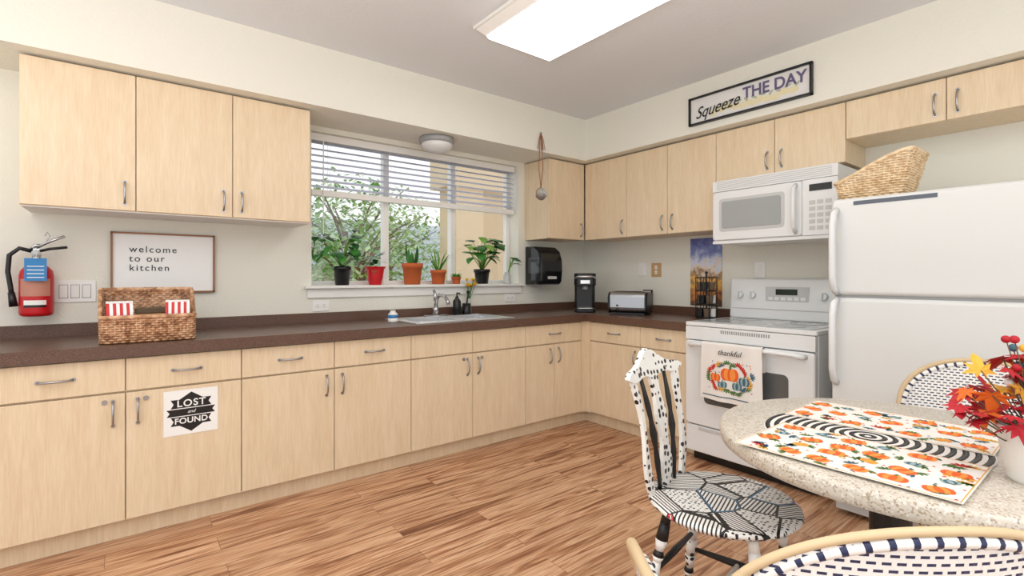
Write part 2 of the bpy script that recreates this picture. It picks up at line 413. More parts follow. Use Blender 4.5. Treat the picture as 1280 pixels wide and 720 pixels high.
def base(name,rz,x0,xm,x1,drawers='2',k='',zt=None):
    fr=[(x0,xm,ZD0,ZD1,'rt'+k),(xm,x1,ZD0,ZD1,'lt'+k)]
    if drawers=='2': fr+=[(x0,xm,ZR0,ZR1,'h'),(xm,x1,ZR0,ZR1,'h')]
    elif drawers=='1': fr+=[(x0,x1,ZR0,ZR1,'h')]
    else: fr+=[(x0,xm,ZR0,ZR1,None),(xm,x1,ZR0,ZR1,None)]
    return cabinet(name,rz,x0,x1,0.10,0.853,0.61,fr,True,zt)
N='kitchen_base_cabinet'
base(N,0,-5.06,-4.585,-4.11); base(N,0,-4.11,-3.636,-3.163,k='k'); base(N,0,-3.163,-2.687,-2.203); base(N,0,-2.203,-1.735,-1.26,'0',k='k',zt=0.745); g=base(N,0,-1.26,-0.965,-0.66,'1')
M().box((-0.66,-0.612,0.10),(-0.592,-0.592,0.852),maple).box((-0.612,-0.66,0.10),(-0.592,-0.592,0.852),maple).box((-0.66,-0.54,0),(-0.53,-0.52,0.10),maple).box((-0.54,-0.66,0),(-0.52,-0.52,0.10),maple).build('corner_filler',g)
cabinet(N,RW,0.66,1.163,0.10,0.853,0.61,[(0.66,1.163,ZD0,ZD1,'rt'),(0.66,1.163,ZR0,ZR1,'h')],True)
cabinet(N,RW,1.163,1.57,0.10,0.853,0.61,[(1.163,1.57,ZD0,ZD1,'lt'),(1.163,1.57,ZR0,ZR1,'h')],True)
U='kitchen_upper_cabinet'; ub,ut=1.552,2.24
g=cabinet(U,0,-4.02,-2.741,ub,ut,0.33,[(-4.02,-3.594,ub,ut,'rb'),(-3.594,-3.161,ub,ut,'rb'),(-3.161,-2.741,ub,ut,'lb')])
M().box((-4.015,-0.31,ub-0.006),(-2.745,-0.005,ub),white2).build('bottom_panel',g)
cabinet(U,0,-0.77,-0.335,ub,ut,0.33,[(-0.77,-0.335,ub,ut,'rb')])
cabinet(U,RW,0.335,1.606,ub,ut,0.33,[(0.335,0.809,ub,ut,'rb'),(0.809,1.205,ub,ut,'rb'),(1.205,1.606,ub,ut,'lb')])
cabinet(U,RW,1.606,2.41,1.89,ut,0.33,[(1.606,2.008,1.89,ut,'rb'),(2.008,2.41,1.89,ut,'lb')])
cabinet(U,RW,2.41,3.31,2.02,ut,0.33,[(2.41,2.859,2.02,ut,'rb'),(2.859,3.31,2.02,ut,'lb')])

# countertop
sx0,sx1,sy0,sy1=-2.12,-1.36,-0.545,-0.10
m=M(); cz0,cz1=0.855,0.91; e=-0.001
m.box((-5.06,-0.64,cz0),(sx0,e,cz1),counterM).box((sx1,-0.64,cz0),(e,e,cz1),counterM).box((sx0,-0.64,cz0),(sx1,sy0,cz1),counterM).box((sx0,sy1,cz0),(sx1,e,cz1),counterM)
m.box((-0.64,-1.572,cz0),(e,-0.64,cz1),counterM)
m.box((-5.06,-0.02,cz1),(e,e,0.975),counterM).box((-0.02,-1.572,cz1),(e,-0.02,0.975),counterM)
m.build('kitchen_countertop')
# sink
g=group('kitchen_sink'); m=M(); r=0.028; z1=0.917
m.box((sx0-r,sy0-r,0.9105),(sx1+r,sy0+r,z1),steel).box((sx0-r,sy1-0.07,0.9105),(sx1+r,sy1+r,z1),steel).box((sx0-r,sy0+r,0.9105),(sx0+r,sy1-0.07,z1),steel).box((sx1-r,sy0+r,0.9105),(sx1+r,sy1-0.07,z1),steel)
xm=(sx0+sx1)/2; m.box((xm-0.02,sy0+r,0.9105),(xm+0.02,sy1-0.07,z1),steel)
for a,b in ((sx0+r,xm-0.02),(xm+0.02,sx1-r)):
    y0,y1=sy0+r,sy1-0.07
    m.box((a,y0,0.76),(b,y1,0.763),steel).box((a-0.003,y0,0.76),(a,y1,0.912),steel).box((b,y0,0.76),(b+0.003,y1,0.912),steel).box((a,y0-0.003,0.76),(b,y0,0.912),steel).box((a,y1,0.76),(b,y1+0.003,0.912),steel)
    m.cyl(((a+b)/2,(y0+y1)/2,0.763),((a+b)/2,(y0+y1)/2,0.766),0.04,chrome)
    # raised basin lip
    m.tube([(a,y0,z1),(b,y0,z1),(b,y1,z1),(a,y1,z1)],0.004,steel,6,closed=True)
m.build('basins',g,bevel=0.002)
g=group('sink_faucet',(-1.76,-0.135,0.917)); m=M()
m.rbox((-0.10,-0.028,0),(0.10,0.028,0.014),0.02,chrome); m.lathe([(0.026,0.014),(0.024,0.06),(0.02,0.075)],(0,0,0),chrome,16)
m.tube([(0,0,0.06),(0,-0.01,0.125),(0,-0.05,0.165),(0,-0.13,0.16),(0,-0.18,0.12),(0,-0.185,0.10)],0.014,chrome,10)
m.tube([(0,0,0.12),(0,0.01,0.17),(0.0,0.03,0.20)],[0.018,0.012,0.010],chrome,10)
m.build('body',g)

# ---------- ceiling lights
hx,hy=0.29,0.66
def frus(m,a,b,z0,z1,mt,ay=None,by=None):
    vs=[(-a[0],-a[1],z0),(a[0],-a[1],z0),(a[0],a[1],z0),(-a[0],a[1],z0),(-b[0],-b[1],z1),(b[0],-b[1],z1),(b[0],b[1],z1),(-b[0],b[1],z1)]
    m.add(vs,[(0,1,2,3),(4,7,6,5),(0,4,5,1),(1,5,6,2),(2,6,7,3),(3,7,4,0)],mt)
for (x,y) in ((-1.83,-1.85),(-4.4,-2.2),(-2.6,-4.4),(-5.0,-4.6)):  # only the first is in view; the rest are added for fill light
    g=group('ceiling_light_fixture',(x,y,2.61)); m=M(); frus(m,(hx,hy),(hx,hy),-0.001,-0.02,white2); frus(m,(hx-0.01,hy-0.01),(hx-0.05,hy-0.05),-0.02,-0.06,white2); m.build('housing',g,bevel=0.004)
    m=M(); frus(m,(hx-0.055,hy-0.055),(hx-0.065,hy-0.065),-0.0605,-0.078,diffM); m.build('diffuser',g)
# flush lamp under soffit
g=group('flush_mount_lamp',(-1.81,-0.24,2.25)); m=M()
m.lathe([(0.125,-0.001),(0.13,-0.012),(0.13,-0.035),(0.118,-0.045)],(0,0,0),grey,28)
m.build('rim',g); m=M(); m.lathe([(0.118,-0.045),(0.11,-0.07),(0.08,-0.095),(0.03,-0.108),(0.001,-0.11)],(0,0,0),mat('frosted_glass',(225,225,222),0.3)); m.build('glass_bowl',g)

# ---------- fridge (right wall local)
g=group('refrigerator',(0,0,0),RW); L0,L1=2.49,3.33
M().box((L0+0.005,-0.69,0.03),(L1-0.005,-0.03,1.60),white).box((L0+0.02,-0.66,0),(L1-0.02,-0.06,0.03),grey).build('body',g,bevel=0.008)
t=NT('textured_fridge_enamel',0.3); t.b.inputs['Base Color'].default_value=lin((224,226,224)); v=t.mapping((1,1,1)); n=t.n('TexNoise'); n.inputs['Scale'].default_value=220; t.l(v,n.inputs['Vector']); t.bump(n.outputs['Fac'],0.15,0.001); fridgeM=t.m
m=M(); m.rbox((L0,-0.765,1.128),(L1,-0.695,1.616),0.02,fridgeM,axis='x'); m.build('freezer_door',g)
m=M(); m.rbox((L0,-0.765,0.09),(L1,-0.695,1.115),0.02,fridgeM,axis='x'); m.build('fridge_door',g)
M().box((L0+0.01,-0.74,0.03),(L1-0.01,-0.69,0.085),lgrey).box((L0+0.01,-0.75,1.114),(L1-0.01,-0.69,1.129),grey).build('base_grille',g)
m=M()
for z0,z1 in ((1.14,1.56),(0.68,1.105)):
    m.tube([(L0+0.022,-0.765,z0),(L0+0.02,-0.80,z0+0.02),(L0+0.018,-0.815,z0+0.08),(L0+0.018,-0.815,z1-0.08),(L0+0.02,-0.80,z1-0.02),(L0+0.022,-0.765,z1)],0.017,white,10,sq=(1,0.9))
m.build('handles',g)
M().box((2.586,-0.7665,1.578),(2.912,-0.765,1.598),mat('slate_strip',(92,100,112),0.4)).build('label_strip',g)

# ---------- microwave
g=group('over_range_microwave',(0,0,0),RW); a,b,z0,z1,dp=1.64,2.405,1.447,1.873,0.43
M().box((a,-dp+0.02,z0),(b,-0.005,z1),white).build('body',g,bevel=0.006)
dz=z1-0.075
m=M(); m.rbox((a,-dp-0.005,z0+0.02),(b-0.19,-dp+0.02,dz),0.02,white,axis='y'); m.build('door',g)
m=M(); m.rbox((a+0.05,-dp-0.008,z0+0.08),(b-0.29,-dp-0.005,dz-0.05),0.02,lgrey,axis='y'); m.rbox((a+0.07,-dp-0.011,z0+0.10),(b-0.31,-dp-0.008,dz-0.07),0.015,mat('oven_mesh_glass',(160,165,165),0.15),axis='y'); m.build('window',g)
m=M(); m.tube([(b-0.225,-dp-0.005,z0+0.04),(b-0.225,-dp-0.04,z0+0.07),(b-0.225,-dp-0.045,(z0+dz)/2),(b-0.225,-dp-0.04,dz-0.05),(b-0.225,-dp-0.005,dz-0.02)],0.012,white,8); m.build('handle',g)
m=M(); m.box((b-0.187,-dp-0.003,z0+0.02),(b,-dp+0.02,dz),white)
m.box((b-0.15,-dp-0.006,dz-0.07),(b-0.03,-dp-0.003,dz-0.03),darkglass)
for i in range(5):
    for j in range(3): m.box((b-0.15+j*0.043,-dp-0.005,z0+0.05+i*0.038),(b-0.118+j*0.043,-dp-0.003,z0+0.074+i*0.038),lgrey)
m.build('control_panel',g)
m=M(); m.box((a,-dp,dz+0.004),(b,-dp+0.02,z1),white)
for i in range(5): m.box((a+0.03,-dp-0.002,dz+0.014+i*0.012),(b-0.03,-dp,dz+0.018+i*0.012),lgrey)
m.box((a,-dp,z0-0.002),(b,-dp+0.02,z0+0.017),white); m.build('vent_grille',g)

# ---------- stove
g=group('electric_range',(0,0,0),RW); a,b=1.58,2.38
M().box((a,-0.63,0.06),(b,-0.02,0.895),white).box((a+0.02,-0.60,0),(b-0.02,-0.05,0.06),black).build('body',g,bevel=0.003)
m=M(); m.rbox((a-0.004,-0.665,0.896),(b+0.004,-0.02,0.921),0.012,white,axis='z'); m.build('cooktop_frame',g)
m=M(); m.rbox((a+0.04,-0.61,0.9211),(b-0.04,-0.12,0.9235),0.02,mat('ceramic_glass',(186,188,188),0.12),axis='z')
for cx,cy,r in ((a+0.21,-0.48,0.10),(b-0.21,-0.48,0.085),(a+0.21,-0.24,0.08),(b-0.21,-0.24,0.10)):
    pts=[(cx+r*math.cos(q*math.pi/16),cy+r*math.sin(q*math.pi/16),0.9235) for q in range(32)]; m.tube(pts,0.0018,grey,4,closed=True)
m.build('glass_cooktop',g)
m=M(); m.rbox((a+0.004,-0.675,0.25),(b-0.004,-0.632,0.80),0.02,white,axis='y'); m.build('oven_door',g)
m=M(); m.rbox((a+0.14,-0.678,0.40),(b-0.14,-0.675,0.66),0.03,mat('oven_window_glass',(92,94,94),0.1),axis='y'); m.build('oven_window',g)
m=M(); m.box((a+0.004,-0.668,0.808),(b-0.004,-0.632,0.893),white)
for i in range(22): m.box((a+0.25+i*0.014,-0.6695,0.86),(a+0.258+i*0.014,-0.668,0.88),grey)
m.build('front_trim',g)
m=M(); hz=0.775
m.tube([(a+0.05,-0.675,hz),(a+0.06,-0.71,hz),(a+0.10,-0.725,hz+0.01),((a+b)/2,-0.73,hz+0.015),(b-0.10,-0.725,hz+0.01),(b-0.06,-0.71,hz),(b-0.05,-0.675,hz)],0.014,white,10); m.build('oven_handle',g)
m=M(); m.rbox((a+0.004,-0.668,0.07),(b-0.004,-0.632,0.242),0.012,white,axis='y'); m.box((a+0.1,-0.672,0.215),(b-0.1,-0.668,0.235),lgrey); m.build('storage_drawer',g)
m=M(); m.add([(a,-0.10,0.922),(b,-0.10,0.922),(b,-0.02,0.922),(a,-0.02,0.922),(a,-0.075,1.205),(b,-0.075,1.205),(b,-0.02,1.205),(a,-0.02,1.205)],[(0,3,2,1),(4,5,6,7),(0,1,5,4),(1,2,6,5),(2,3,7,6),(3,0,4,7)],white); m.build('backguard',g,bevel=0.012)
m=M()
for x in (a+0.08,a+0.17,b-0.17,b-0.08):
    m.cyl((x,-0.088,1.09),(x,-0.115,1.092),0.026,white,0.022,16); m.box((x-0.004,-0.122,1.07),(x+0.004,-0.113,1.114),lgrey)
m.box((a+0.26,-0.0905,1.05),(b-0.26,-0.083,1.15),lgrey); m.box((a+0.33,-0.093,1.095),(b-0.33,-0.09,1.135),mat('clock_display',(20,40,30),0.2))
for i in range(6): m.box((a+0.28+i*0.042,-0.0925,1.06),(a+0.31+i*0.042,-0.09,1.08),white)
m.box((a+0.02,-0.0975,0.99),(b-0.02,-0.092,0.996),lgrey)
m.build('controls',g)

# ---------- printed pattern
mat_pale=mat('print_pale_teal',(150,176,178),0.8)
def ell(m,tf,cx,cy,rx,ry,rot,mt,layer,n=14):
    vs=[]
    for q in range(n):
        a=2*math.pi*q/n; x=rx*math.cos(a); y=ry*math.sin(a)
        vs.append(tf(cx+x*math.cos(rot)-y*math.sin(rot),cy+x*math.sin(rot)+y*math.cos(rot),layer))
    m.add(vs,[tuple(range(n))],mt)
def pumpkin(m,tf,x,y,s,rot,c1,c2):
    ca,sa=math.cos(rot),math.sin(rot)
    def o(dx,dy): return x+(dx*ca-dy*sa)*s,y+(dx*sa+dy*ca)*s
    for i,(dx,w,mt) in enumerate(((-0.55,0.5,c1),(0.55,0.5,c1),(-0.28,0.42,c2),(0.28,0.42,c2),(0,0.3,c1))):
        p=o(dx,0); ell(m,tf,p[0],p[1],w*s,0.72*s,rot,mt,1+i*0.3)
    p=o(0.05,0.85); ell(m,tf,p[0],p[1],0.12*s,0.28*s,rot,pgreen,3)
def sprig(m,tf,x,y,s,rot,mt):
    for k in range(5):
        a=rot+(k-2)*0.55; ell(m,tf,x+math.cos(a)*s*0.7,y+math.sin(a)*s*0.7,0.6*s,0.2*s,a,mt,0.6,8)
def pattern(m,tf0,w,h,cell,seed,inx=0.02):
    tf=lambda x,y,l: tf0(min(w-.004,max(.004,x)),min(h-.004,max(.004,y)),l)
    rnd=random.Random(seed); nx=max(1,round((w-2*inx)/cell)); ny=max(1,round((h-2*inx)/cell))
    for i in range(nx):
        for j in range(ny):
            x=inx+(i+0.5+rnd.uniform(-.08,.08))*(w-2*inx)/nx; y=inx+(j+0.5+rnd.uniform(-.08,.08))*(h-2*inx)/ny; s=cell*0.37
            rot=rnd.uniform(-0.6,0.6)-1.57
            for k in range(3): sprig(m,tf,x+s*rnd.uniform(-1,1)*1.0,y+s*rnd.uniform(-1,1)*1.0,s*0.6,rnd.uniform(0,6.28),rnd.choice([pgreen,pteal,pmust,pgreen]))
            if (i+j)%2==0 or rnd.random()<0.25: pumpkin(m,tf,x,y,s*rnd.uniform(.9,1.05),rot,*rnd.choice([(orange,orange2),(orange,orange2),(orange2,orange)]))
            else:
                q=rnd.random()
                if q<0.45: pumpkin(m,tf,x,y,s*0.62,rot,mat_pale,pteal)
                elif q<0.75: pumpkin(m,tf,x,y,s*0.68,rot,pmust,orange2)
                else: sprig(m,tf,x,y,s*0.75,rnd.uniform(0,6.28),pred)
            for k in range(4): ell(m,tf,x+rnd.uniform(-1,1)*cell*.5,y+rnd.uniform(-1,1)*cell*.5,0.0035,0.0035,0,rnd.choice([pred,orange,pteal]),0.4,8)

# towel on oven handle
g=group('dish_towel',(0,0,0),RW); tx0,tx1,tz0,tz1=1.745,2.125,0.46,0.80
def ty(x,z):
    k=1-(z-tz0)/(tz1-tz0)
    return -0.747-0.010*(0.35+k)*(0.5+0.5*math.sin(x*34+1.0))-0.002*math.sin(x*71)
m=M(); m.grid(lambda u,v:(tx0+(tx1-tx0)*u+0.012*(u-.5)*(1-v),ty(tx0+(tx1-tx0)*u,tz0+(tz1-tz0)*v),tz0+(tz1-tz0)*v-0.008*math.sin(u*3.14)*(1-v)),36,10,cloth)
m.grid(lambda u,v:(tx0+(tx1-tx0)*u,ty(tx0+(tx1-tx0)*u,tz1)*(1-v)-0.7075*v,tz1+0.012*math.sin(v*math.pi)),36,4,cloth)
m.grid(lambda u,v:(tx0+(tx1-tx0)*u,-0.7075,tz1-0.14*v),8,2,cloth)
m.build('cloth',g)
m=M(); w_,h_=tx1-tx0,tz1-tz0
tf=lambda x,y,l:(tx0+x,ty(tx0+x,tz0+y)-0.0025-0.0005*l,tz0+y)
rnd=random.Random(3)
for k in range(22):
    a=k/22*6.28; sprig(m,tf,0.19+0.12*math.cos(a)*rnd.uniform(.8,1.15),0.15+0.075*math.sin(a)*rnd.uniform(.8,1.2),0.022,a,rnd.choice([pgreen,pgreen,pmust,pred,pteal]))
for (x,y,s) in ((0.19,0.165,0.052),(0.10,0.14,0.032),(0.28,0.135,0.034),(0.235,0.10,0.03),(0.145,0.10,0.026)): pumpkin(m,tf,x,y,s,0,orange if s>0.03 and s!=0.034 else pteal,orange2 if s>0.03 and s!=0.034 else mat_pale)
for k in range(28): ell(m,tf,rnd.uniform(0.05,0.33),rnd.uniform(0.06,0.24),0.004,0.004,0,rnd.choice([pred,orange,pteal]),0.4,6)
for i in range(18): 
    x0=0.01+i*(w_-0.02)/18; x1=x0+(w_-0.02)/18
    m.add([tf(x0,0.020,0.2),tf(x1,0.020,0.2),tf(x1,0.026,0.2),tf(x0,0.026,0.2)],[(0,1,2,3)],pteal)
m.build('print',g)
text('lettering','thankful',black,((tx0+tx1)/2,-0.7625,0.755),0.046,g,shear=0.3)

# ---------- table
TX,TY,TR=1.75,0.42,0.49; TZ=0.76
g=group('dining_table',W(TX,TY)); m=M()
m.lathe([(TR-0.02,TZ-0.05),(TR-0.004,TZ-0.045),(TR,TZ-0.03),(TR,TZ-0.012),(TR-0.004,TZ-0.003),(TR-0.012,TZ)],(0,0,0),tableM,72); m.build('table_top',g)
m=M(); m.cyl((-0.03,0.03,0.03),(-0.03,0.03,0.70),0.05,blackp); m.box((-0.23,-0.2,0.69),(0.17,0.26,0.709),blackp)
for a in (45,135,225,315):
    c,s_=math.cos(math.radians(a)),math.sin(math.radians(a)); m.tube([(-0.03,0.03,0.06),(-0.03+c*0.2,0.03+s_*0.2,0.045),(-0.03+c*0.34,0.03+s_*0.34,0.022)],[0.035,0.028,0.022],blackp,8)
m.build('pedestal',g)
def placemat(X0,X1,Y0,Y1,seed,rz):
    w_,h_=X1-X0,Y1-Y0
    g=group('placemat',W((X0+X1)/2,(Y0+Y1)/2,TZ+0.0068),rz); m=M(); m.box((-w_/2,-h_/2,0),(w_/2,h_/2,0.002),cloth); m.build('cloth',g)
    m=M(); pattern(m,lambda x,y,l:(x-w_/2,y-h_/2,0.0023+0.0003*l),w_,h_,0.074,seed,0.008); m.build('print',g)
    m=M()
    for a,b in (((-w_/2+.003,-h_/2+.003),(w_/2-.003,-h_/2+.005)),((-w_/2+.003,h_/2-.005),(w_/2-.003,h_/2-.003)),((-w_/2+.003,-h_/2+.003),(-w_/2+.005,h_/2-.003)),((w_/2-.005,-h_/2+.003),(w_/2-.003,h_/2-.003))): m.box((a[0],a[1],0.002),(b[0],b[1],0.0024),pmust)
    m.build('hem',g)
placemat(1.315,1.615,0.225,0.695,11,0.0); placemat(1.725,2.0,0.24,0.74,12,0.02)
g=group('striped_round_mat',W(1.672,0.49,TZ)); m=M()
m.lathe([(0.265,0),(0.265,0.004),(0.26,0.005)],(0,0,0),cloth,48); m.build('base',g)
m=M()
for k in range(11):
    r=0.015+k*0.024; m.tube([(r*math.cos(q*math.pi/24),r*math.sin(q*math.pi/24),0.0055) for q in range(48)],0.0065,blackp,4,closed=True,sq=(0.1,1))
m.build('stripes',g)
# planter w/ autumn leaves
PX,PY=1.605,0.15
g=group('autumn_leaf_arrangement',W(PX,PY,TZ)); m=M()
m.lathe([(0.045,0.0),(0.052,0.01),(0.066,0.10),(0.070,0.112),(0.070,0.125),(0.064,0.125),(0.06,0.10)],(0,0,0),white2,28); m.build('pot',g)
m=M(); rnd=random.Random(5)
def maple_leaf(m,c,az,el,s,mt):
    pts=[]
    for k,(a,r) in enumerate(((-90,.1),(-60,.45),(-35,.3),(-10,.8),(12,.42),(35,.75),(52,.4),(75,.8),(90,1.0),(105,.8),(128,.4),(145,.75),(168,.42),(190,.8),(215,.3),(240,.45))):
        a=math.radians(a); pts.append(Vector((r*s*math.cos(a),r*s*math.sin(a),-0.25*s*r*r)))
    R=Matrix.Rotation(az,3,'Z')@Matrix.Rotation(el,3,'X')
    vs=[Vector(c)+R@Vector((0,0,0))]+[Vector(c)+R@p for p in pts]; n=len(pts)
    m.add(vs,[(0,i+1,(i+1)%n+1) for i in range(n)],mt)
for k in range(84):
    a=rnd.uniform(0,6.28); rr=0.15*rnd.random()**0.6; z=0.12+rnd.random()*0.21*(1-rr/0.22)
    c=(rr*math.cos(a),rr*math.sin(a),z); m.tube([(0,0,0.10),(c[0]*.5,c[1]*.5,z*.7),c],0.0015,bark,4)
    low=z<0.18
    maple_leaf(m,c,rnd.uniform(0,6.28),rnd.uniform(-1.2,1.2),rnd.uniform(0.035,0.058),rnd.choice([fr,fr,fr,fr,fo] if low else [fr,fo,fo,fy,fr]))
for k in range(12):
    c=(rnd.uniform(-.08,.08),rnd.uniform(-.08,.08),rnd.uniform(.22,.35)); m.sphere(c,0.009,rnd.choice([fr,fy,white2,pteal])); m.tube([(0,0,0.1),c],0.0012,bark,4)
m.build('foliage',g)

# ---------- painted chair
def turned(m,p0,p1,mts):
    P0,P1=Vector(p0),Vector(p1); prof=[(0,.014),(.1,.017),(.22,.021),(.3,.013),(.34,.020),(.38,.013),(.5,.019),(.65,.021),(.78,.013),(.82,.019),(.86,.012),(1,.011)]
    for k in range(len(prof)-1):
        a,b=prof[k],prof[k+1]; m.tube([P0.lerp(P1,a[0]),P0.lerp(P1,b[0])],[a[1],b[1]],mts[k%len(mts)],10)
g=group('painted_windsor_chair',W(1.575,0.875),math.radians(11)); 
SZ=0.48
m=M(); m.lathe([(0.19,-0.03),(0.225,-0.024),(0.238,-0.012),(0.235,-0.003),(0.22,0.0),(0.12,-0.005)],(0,0,SZ),doodle,40,sx=1.02,sy=1.0); m.build('seat',g)
m=M()
L={}
for sx in (-1,1):
    for sy in (-1,1):
        L[(sx,sy)]=((sx*.13,sy*.13,SZ-.03),(sx*.205,sy*.2,0)); turned(m,*L[(sx,sy)],[white2,white2,blackp,white2,blackp,white2,dots,dots,blackp,white2,blackp] if sx*sy>0 else [blackp,blackp,white2,blackp,white2,dots,dots,blackp,blackp,white2,white2])
m.build('legs',g)
m=M()
def lp(k,t): a,b=L[k]; return Vector(a).lerp(Vector(b),t)
for sx in (-1,1):
    a,b=lp((sx,-1),.6),lp((sx,1),.6); m.tube([a,a.lerp(b,.5),b],[.008,.014,.008],blackp,8)
a=lp((-1,-1),.6).lerp(lp((-1,1),.6),.5); b=lp((1,-1),.6).lerp(lp((1,1),.6),.5); m.tube([a,a.lerp(b,.5),b],[.008,.014,.008],white2,8)
for sy in (-1,1):
    a,b=lp((-1,sy),.45),lp((1,sy),.45); m.tube([a,a.lerp(b,.5),b],[.008,.013,.008],blackp,8)
m.build('stretchers',g)
def backy(x,z): t=(z-SZ)/0.46; return 0.19+0.085*t+0.03*math.sin(t*3.1)*-0.6-0.5*x*x*t
def strip(m,xc,hw,z0,z1,mt,th=0.007,n=14):
    def fr_(u,v,off):
        z=z0+(z1-z0)*v; x=xc(v)+hw(v)*(u*2-1); return (x,backy(x,z)+off,z)
    vs=[];fs=[]
    for i in range(n+1):
        v=i/n
        vs+=[fr_(0,v,-th),fr_(1,v,-th),fr_(1,v,th),fr_(0,v,th)]
    for i in range(n):
        for q in range(4): fs.append((i*4+q,i*4+(q+1)%4,(i+1)*4+(q+1)%4,(i+1)*4+q))
    fs.append((0,3,2,1)); fs.append((n*4,n*4+1,n*4+2,n*4+3)); m.add(vs,fs,mt)
m=M()
for s in (-1,1):
    strip(m,lambda v,s=s:s*(0.125+0.055*v+0.012*math.sin(v*6)),lambda v:0.014+0.004*math.sin(v*9),SZ-0.005,0.875,dots)
strip(m,lambda v:0,lambda v:0.022+0.016*math.sin(v*math.pi*2.4)**2,SZ-0.005,0.87,dots)
m.build('back_slats',g)
m=M()
for s in (-1,1):
    pts=[]
    for i in range(9):
        v=i/8; z=SZ-.005+(0.87-SZ)*v; x=s*(0.06+0.035*v); pts.append((x,backy(x,z),z))
    m.tube(pts,[.007,.008,.011,.008,.014,.008,.011,.008,.007],blackp,8)
m.build('back_spindles',g)
m=M(); n=26; th=0.010; vs=[];fs=[]
for i in range(n+1):
    x=-0.215+0.43*i/n; q=abs(x)/0.215
    zt=0.915+0.028*math.cos(x*22)*(1-q*.4)+0.012*(1-q*q)-(0.035*q**6); zb=0.858-0.006*math.cos(x*40)+0.01*q**4
    for (z,o) in ((zb,-th),(zt,-th),(zt,th),(zb,th)): vs.append((x,backy(x,z)+o,z))
for i in range(n):
    for q in range(4): fs.append((i*4+q,i*4+(q+1)%4,(i+1)*4+(q+1)%4,(i+1)*4+q))
fs.append((0,3,2,1)); fs.append((n*4,n*4+1,n*4+2,n*4+3)); m.add(vs,fs,dots); m.build('crest_rail',g,bevel=0.003)

# ---------- bistro chairs
def bistro(loc,rz,ztop=0.92,arms=False,hwid=0.215,pw=2.3,rr=0.0105):
    g=group('woven_bistro_chair',loc,rz); SZ=0.46; zm=ztop-0.2
    def hw(z): 
        if z<=zm: return hwid*(0.86+0.14*(z-SZ)/(zm-SZ))
        q=min(1,(z-zm)/(ztop-zm)); return hwid*(1-q**pw)**(1/pw)
    def by(x,z): return 0.20+0.13*(z-SZ)-0.9*x*x
    zs=[SZ-0.02+(zm-SZ+0.02)*i/8 for i in range(8)]+[zm+(ztop-zm)*math.sin(math.pi/2*i/22) for i in range(23)]
    left=[(-hw(z),by(hw(z),z),z) for z in zs]; right=[(-p[0],p[1],p[2]) for p in left[:-1]][::-1]
    hoop=left+right
    m=M(); m.tube(hoop,rr,rattan,12); m.build('back_hoop',g)
    m=M(); ins=[(p[0]*0.95,p[1]-0.002,(p[2]-0.014 if p[2]>zm else p[2])) for p in hoop]; m.tube(ins,0.0085,wrapM,10)
    m.build('wrapped_inner_rail',g)
    z0=SZ+0.02
    def pf(u,v):
        z=z0+(ztop-0.02-z0)*math.sin(v*math.pi/2); x=(u*2-1)*hw(z)*0.95; return (x,by(x,z),z)
    m=M(); m.grid(pf,28,28,weaveM,uvf=lambda u,v:(pf(u,v)[0]+1,pf(u,v)[2])); m.build('woven_back',g,solid=0.006)
    m=M(); cy=-0.02; m.lathe([(0.20,-0.02),(0.215,-0.01),(0.21,0.0),(0.1,0.0)],(0,cy,SZ),white2,36,sy=1.08)
    m.grid(lambda u,v:((u*2-1)*0.205*math.sqrt(max(0,1-(v*2-1)**2)),cy+(v*2-1)*0.221,SZ+0.002),20,20,weaveM,uvf=lambda u,v:((u*2-1)*0.205*math.sqrt(max(0,1-(v*2-1)**2))+1,v*0.41))
    m.build('woven_seat',g)
    m=M(); 
    for zz,rad in ((SZ-0.006,0.213),(SZ-0.028,0.208)): m.tube([(rad*math.cos(q*math.pi/20),cy+rad*1.08*math.sin(q*math.pi/20),zz) for q in range(40)],0.013,wrapM,10,closed=True)
    m.build('seat_ring',g)
    m=M()
    for sx in (-1,1):
        for sy in (-1,1): m.tube([(sx*.15,sy*.15,SZ-.02),(sx*.17,sy*.17,.25),(sx*.2,sy*.2,0)],.014,rattan,10)
        m.tube([(sx*.16,-.16,.24),(sx*.16,.16,.24)],.009,rattan,8)
    m.tube([(-.16,-.16,.24),(.16,-.16,.24)],.009,rattan,8); m.tube([(-.16,.16,.24),(.16,.16,.24)],.009,rattan,8)
    m.build('legs',g)
    if arms:
        m=M(); w=M(); hb=hwid-0.01; ha=hwid+0.03
        for sx in (-1,1):
            a=[(sx*hb,by(hb,.66),.655),(sx*(ha-.015),.08,.680),(sx*ha,.0,.687),(sx*ha,-.10,.685),(sx*(ha-.01),-.155,.66),(sx*(ha-.04),-.17,.58),(sx*.20,-.15,SZ-.01)]
            P=[]
            for i in range(len(a)-1):
                for k in range(5): 
                    t=k/5; p=[Vector(a[max(i-1,0)]),Vector(a[i]),Vector(a[i+1]),Vector(a[min(i+2,len(a)-1)])]
                    P.append(0.5*((2*p[1])+(p[2]-p[0])*t+(2*p[0]-5*p[1]+4*p[2]-p[3])*t*t+(3*p[1]-p[0]-3*p[2]+p[3])*t*t*t))
            P.append(Vector(a[-1])); m.tube(P,.0115,rattan,10)
            w.tube([(p.x*0.93,p.y+0.008,p.z-0.026) for p in P[2:-2]],.010,wrapM,10)
            w.grid(lambda u,v,P=P,sx=sx:(P[4+int(u*18)].x*(0.99-0.05*v),P[4+int(u*18)].y+0.01*v,P[4+int(u*18)].z-0.02-0.13*v*math.sin(u*3.14)),18,4,weaveM,uvf=lambda u,v:(u*0.36,v*0.12))
        m.build('arm_hoops',g); w.build('wrapped_arm_rails',g)
bistro(W(2.25,0.36),math.radians(-88),0.908,hwid=0.24,rr=0.009)
bistro(W(0.97,0.36),math.radians(143),0.900,arms=True,hwid=0.27,pw=2.2,rr=0.0062)

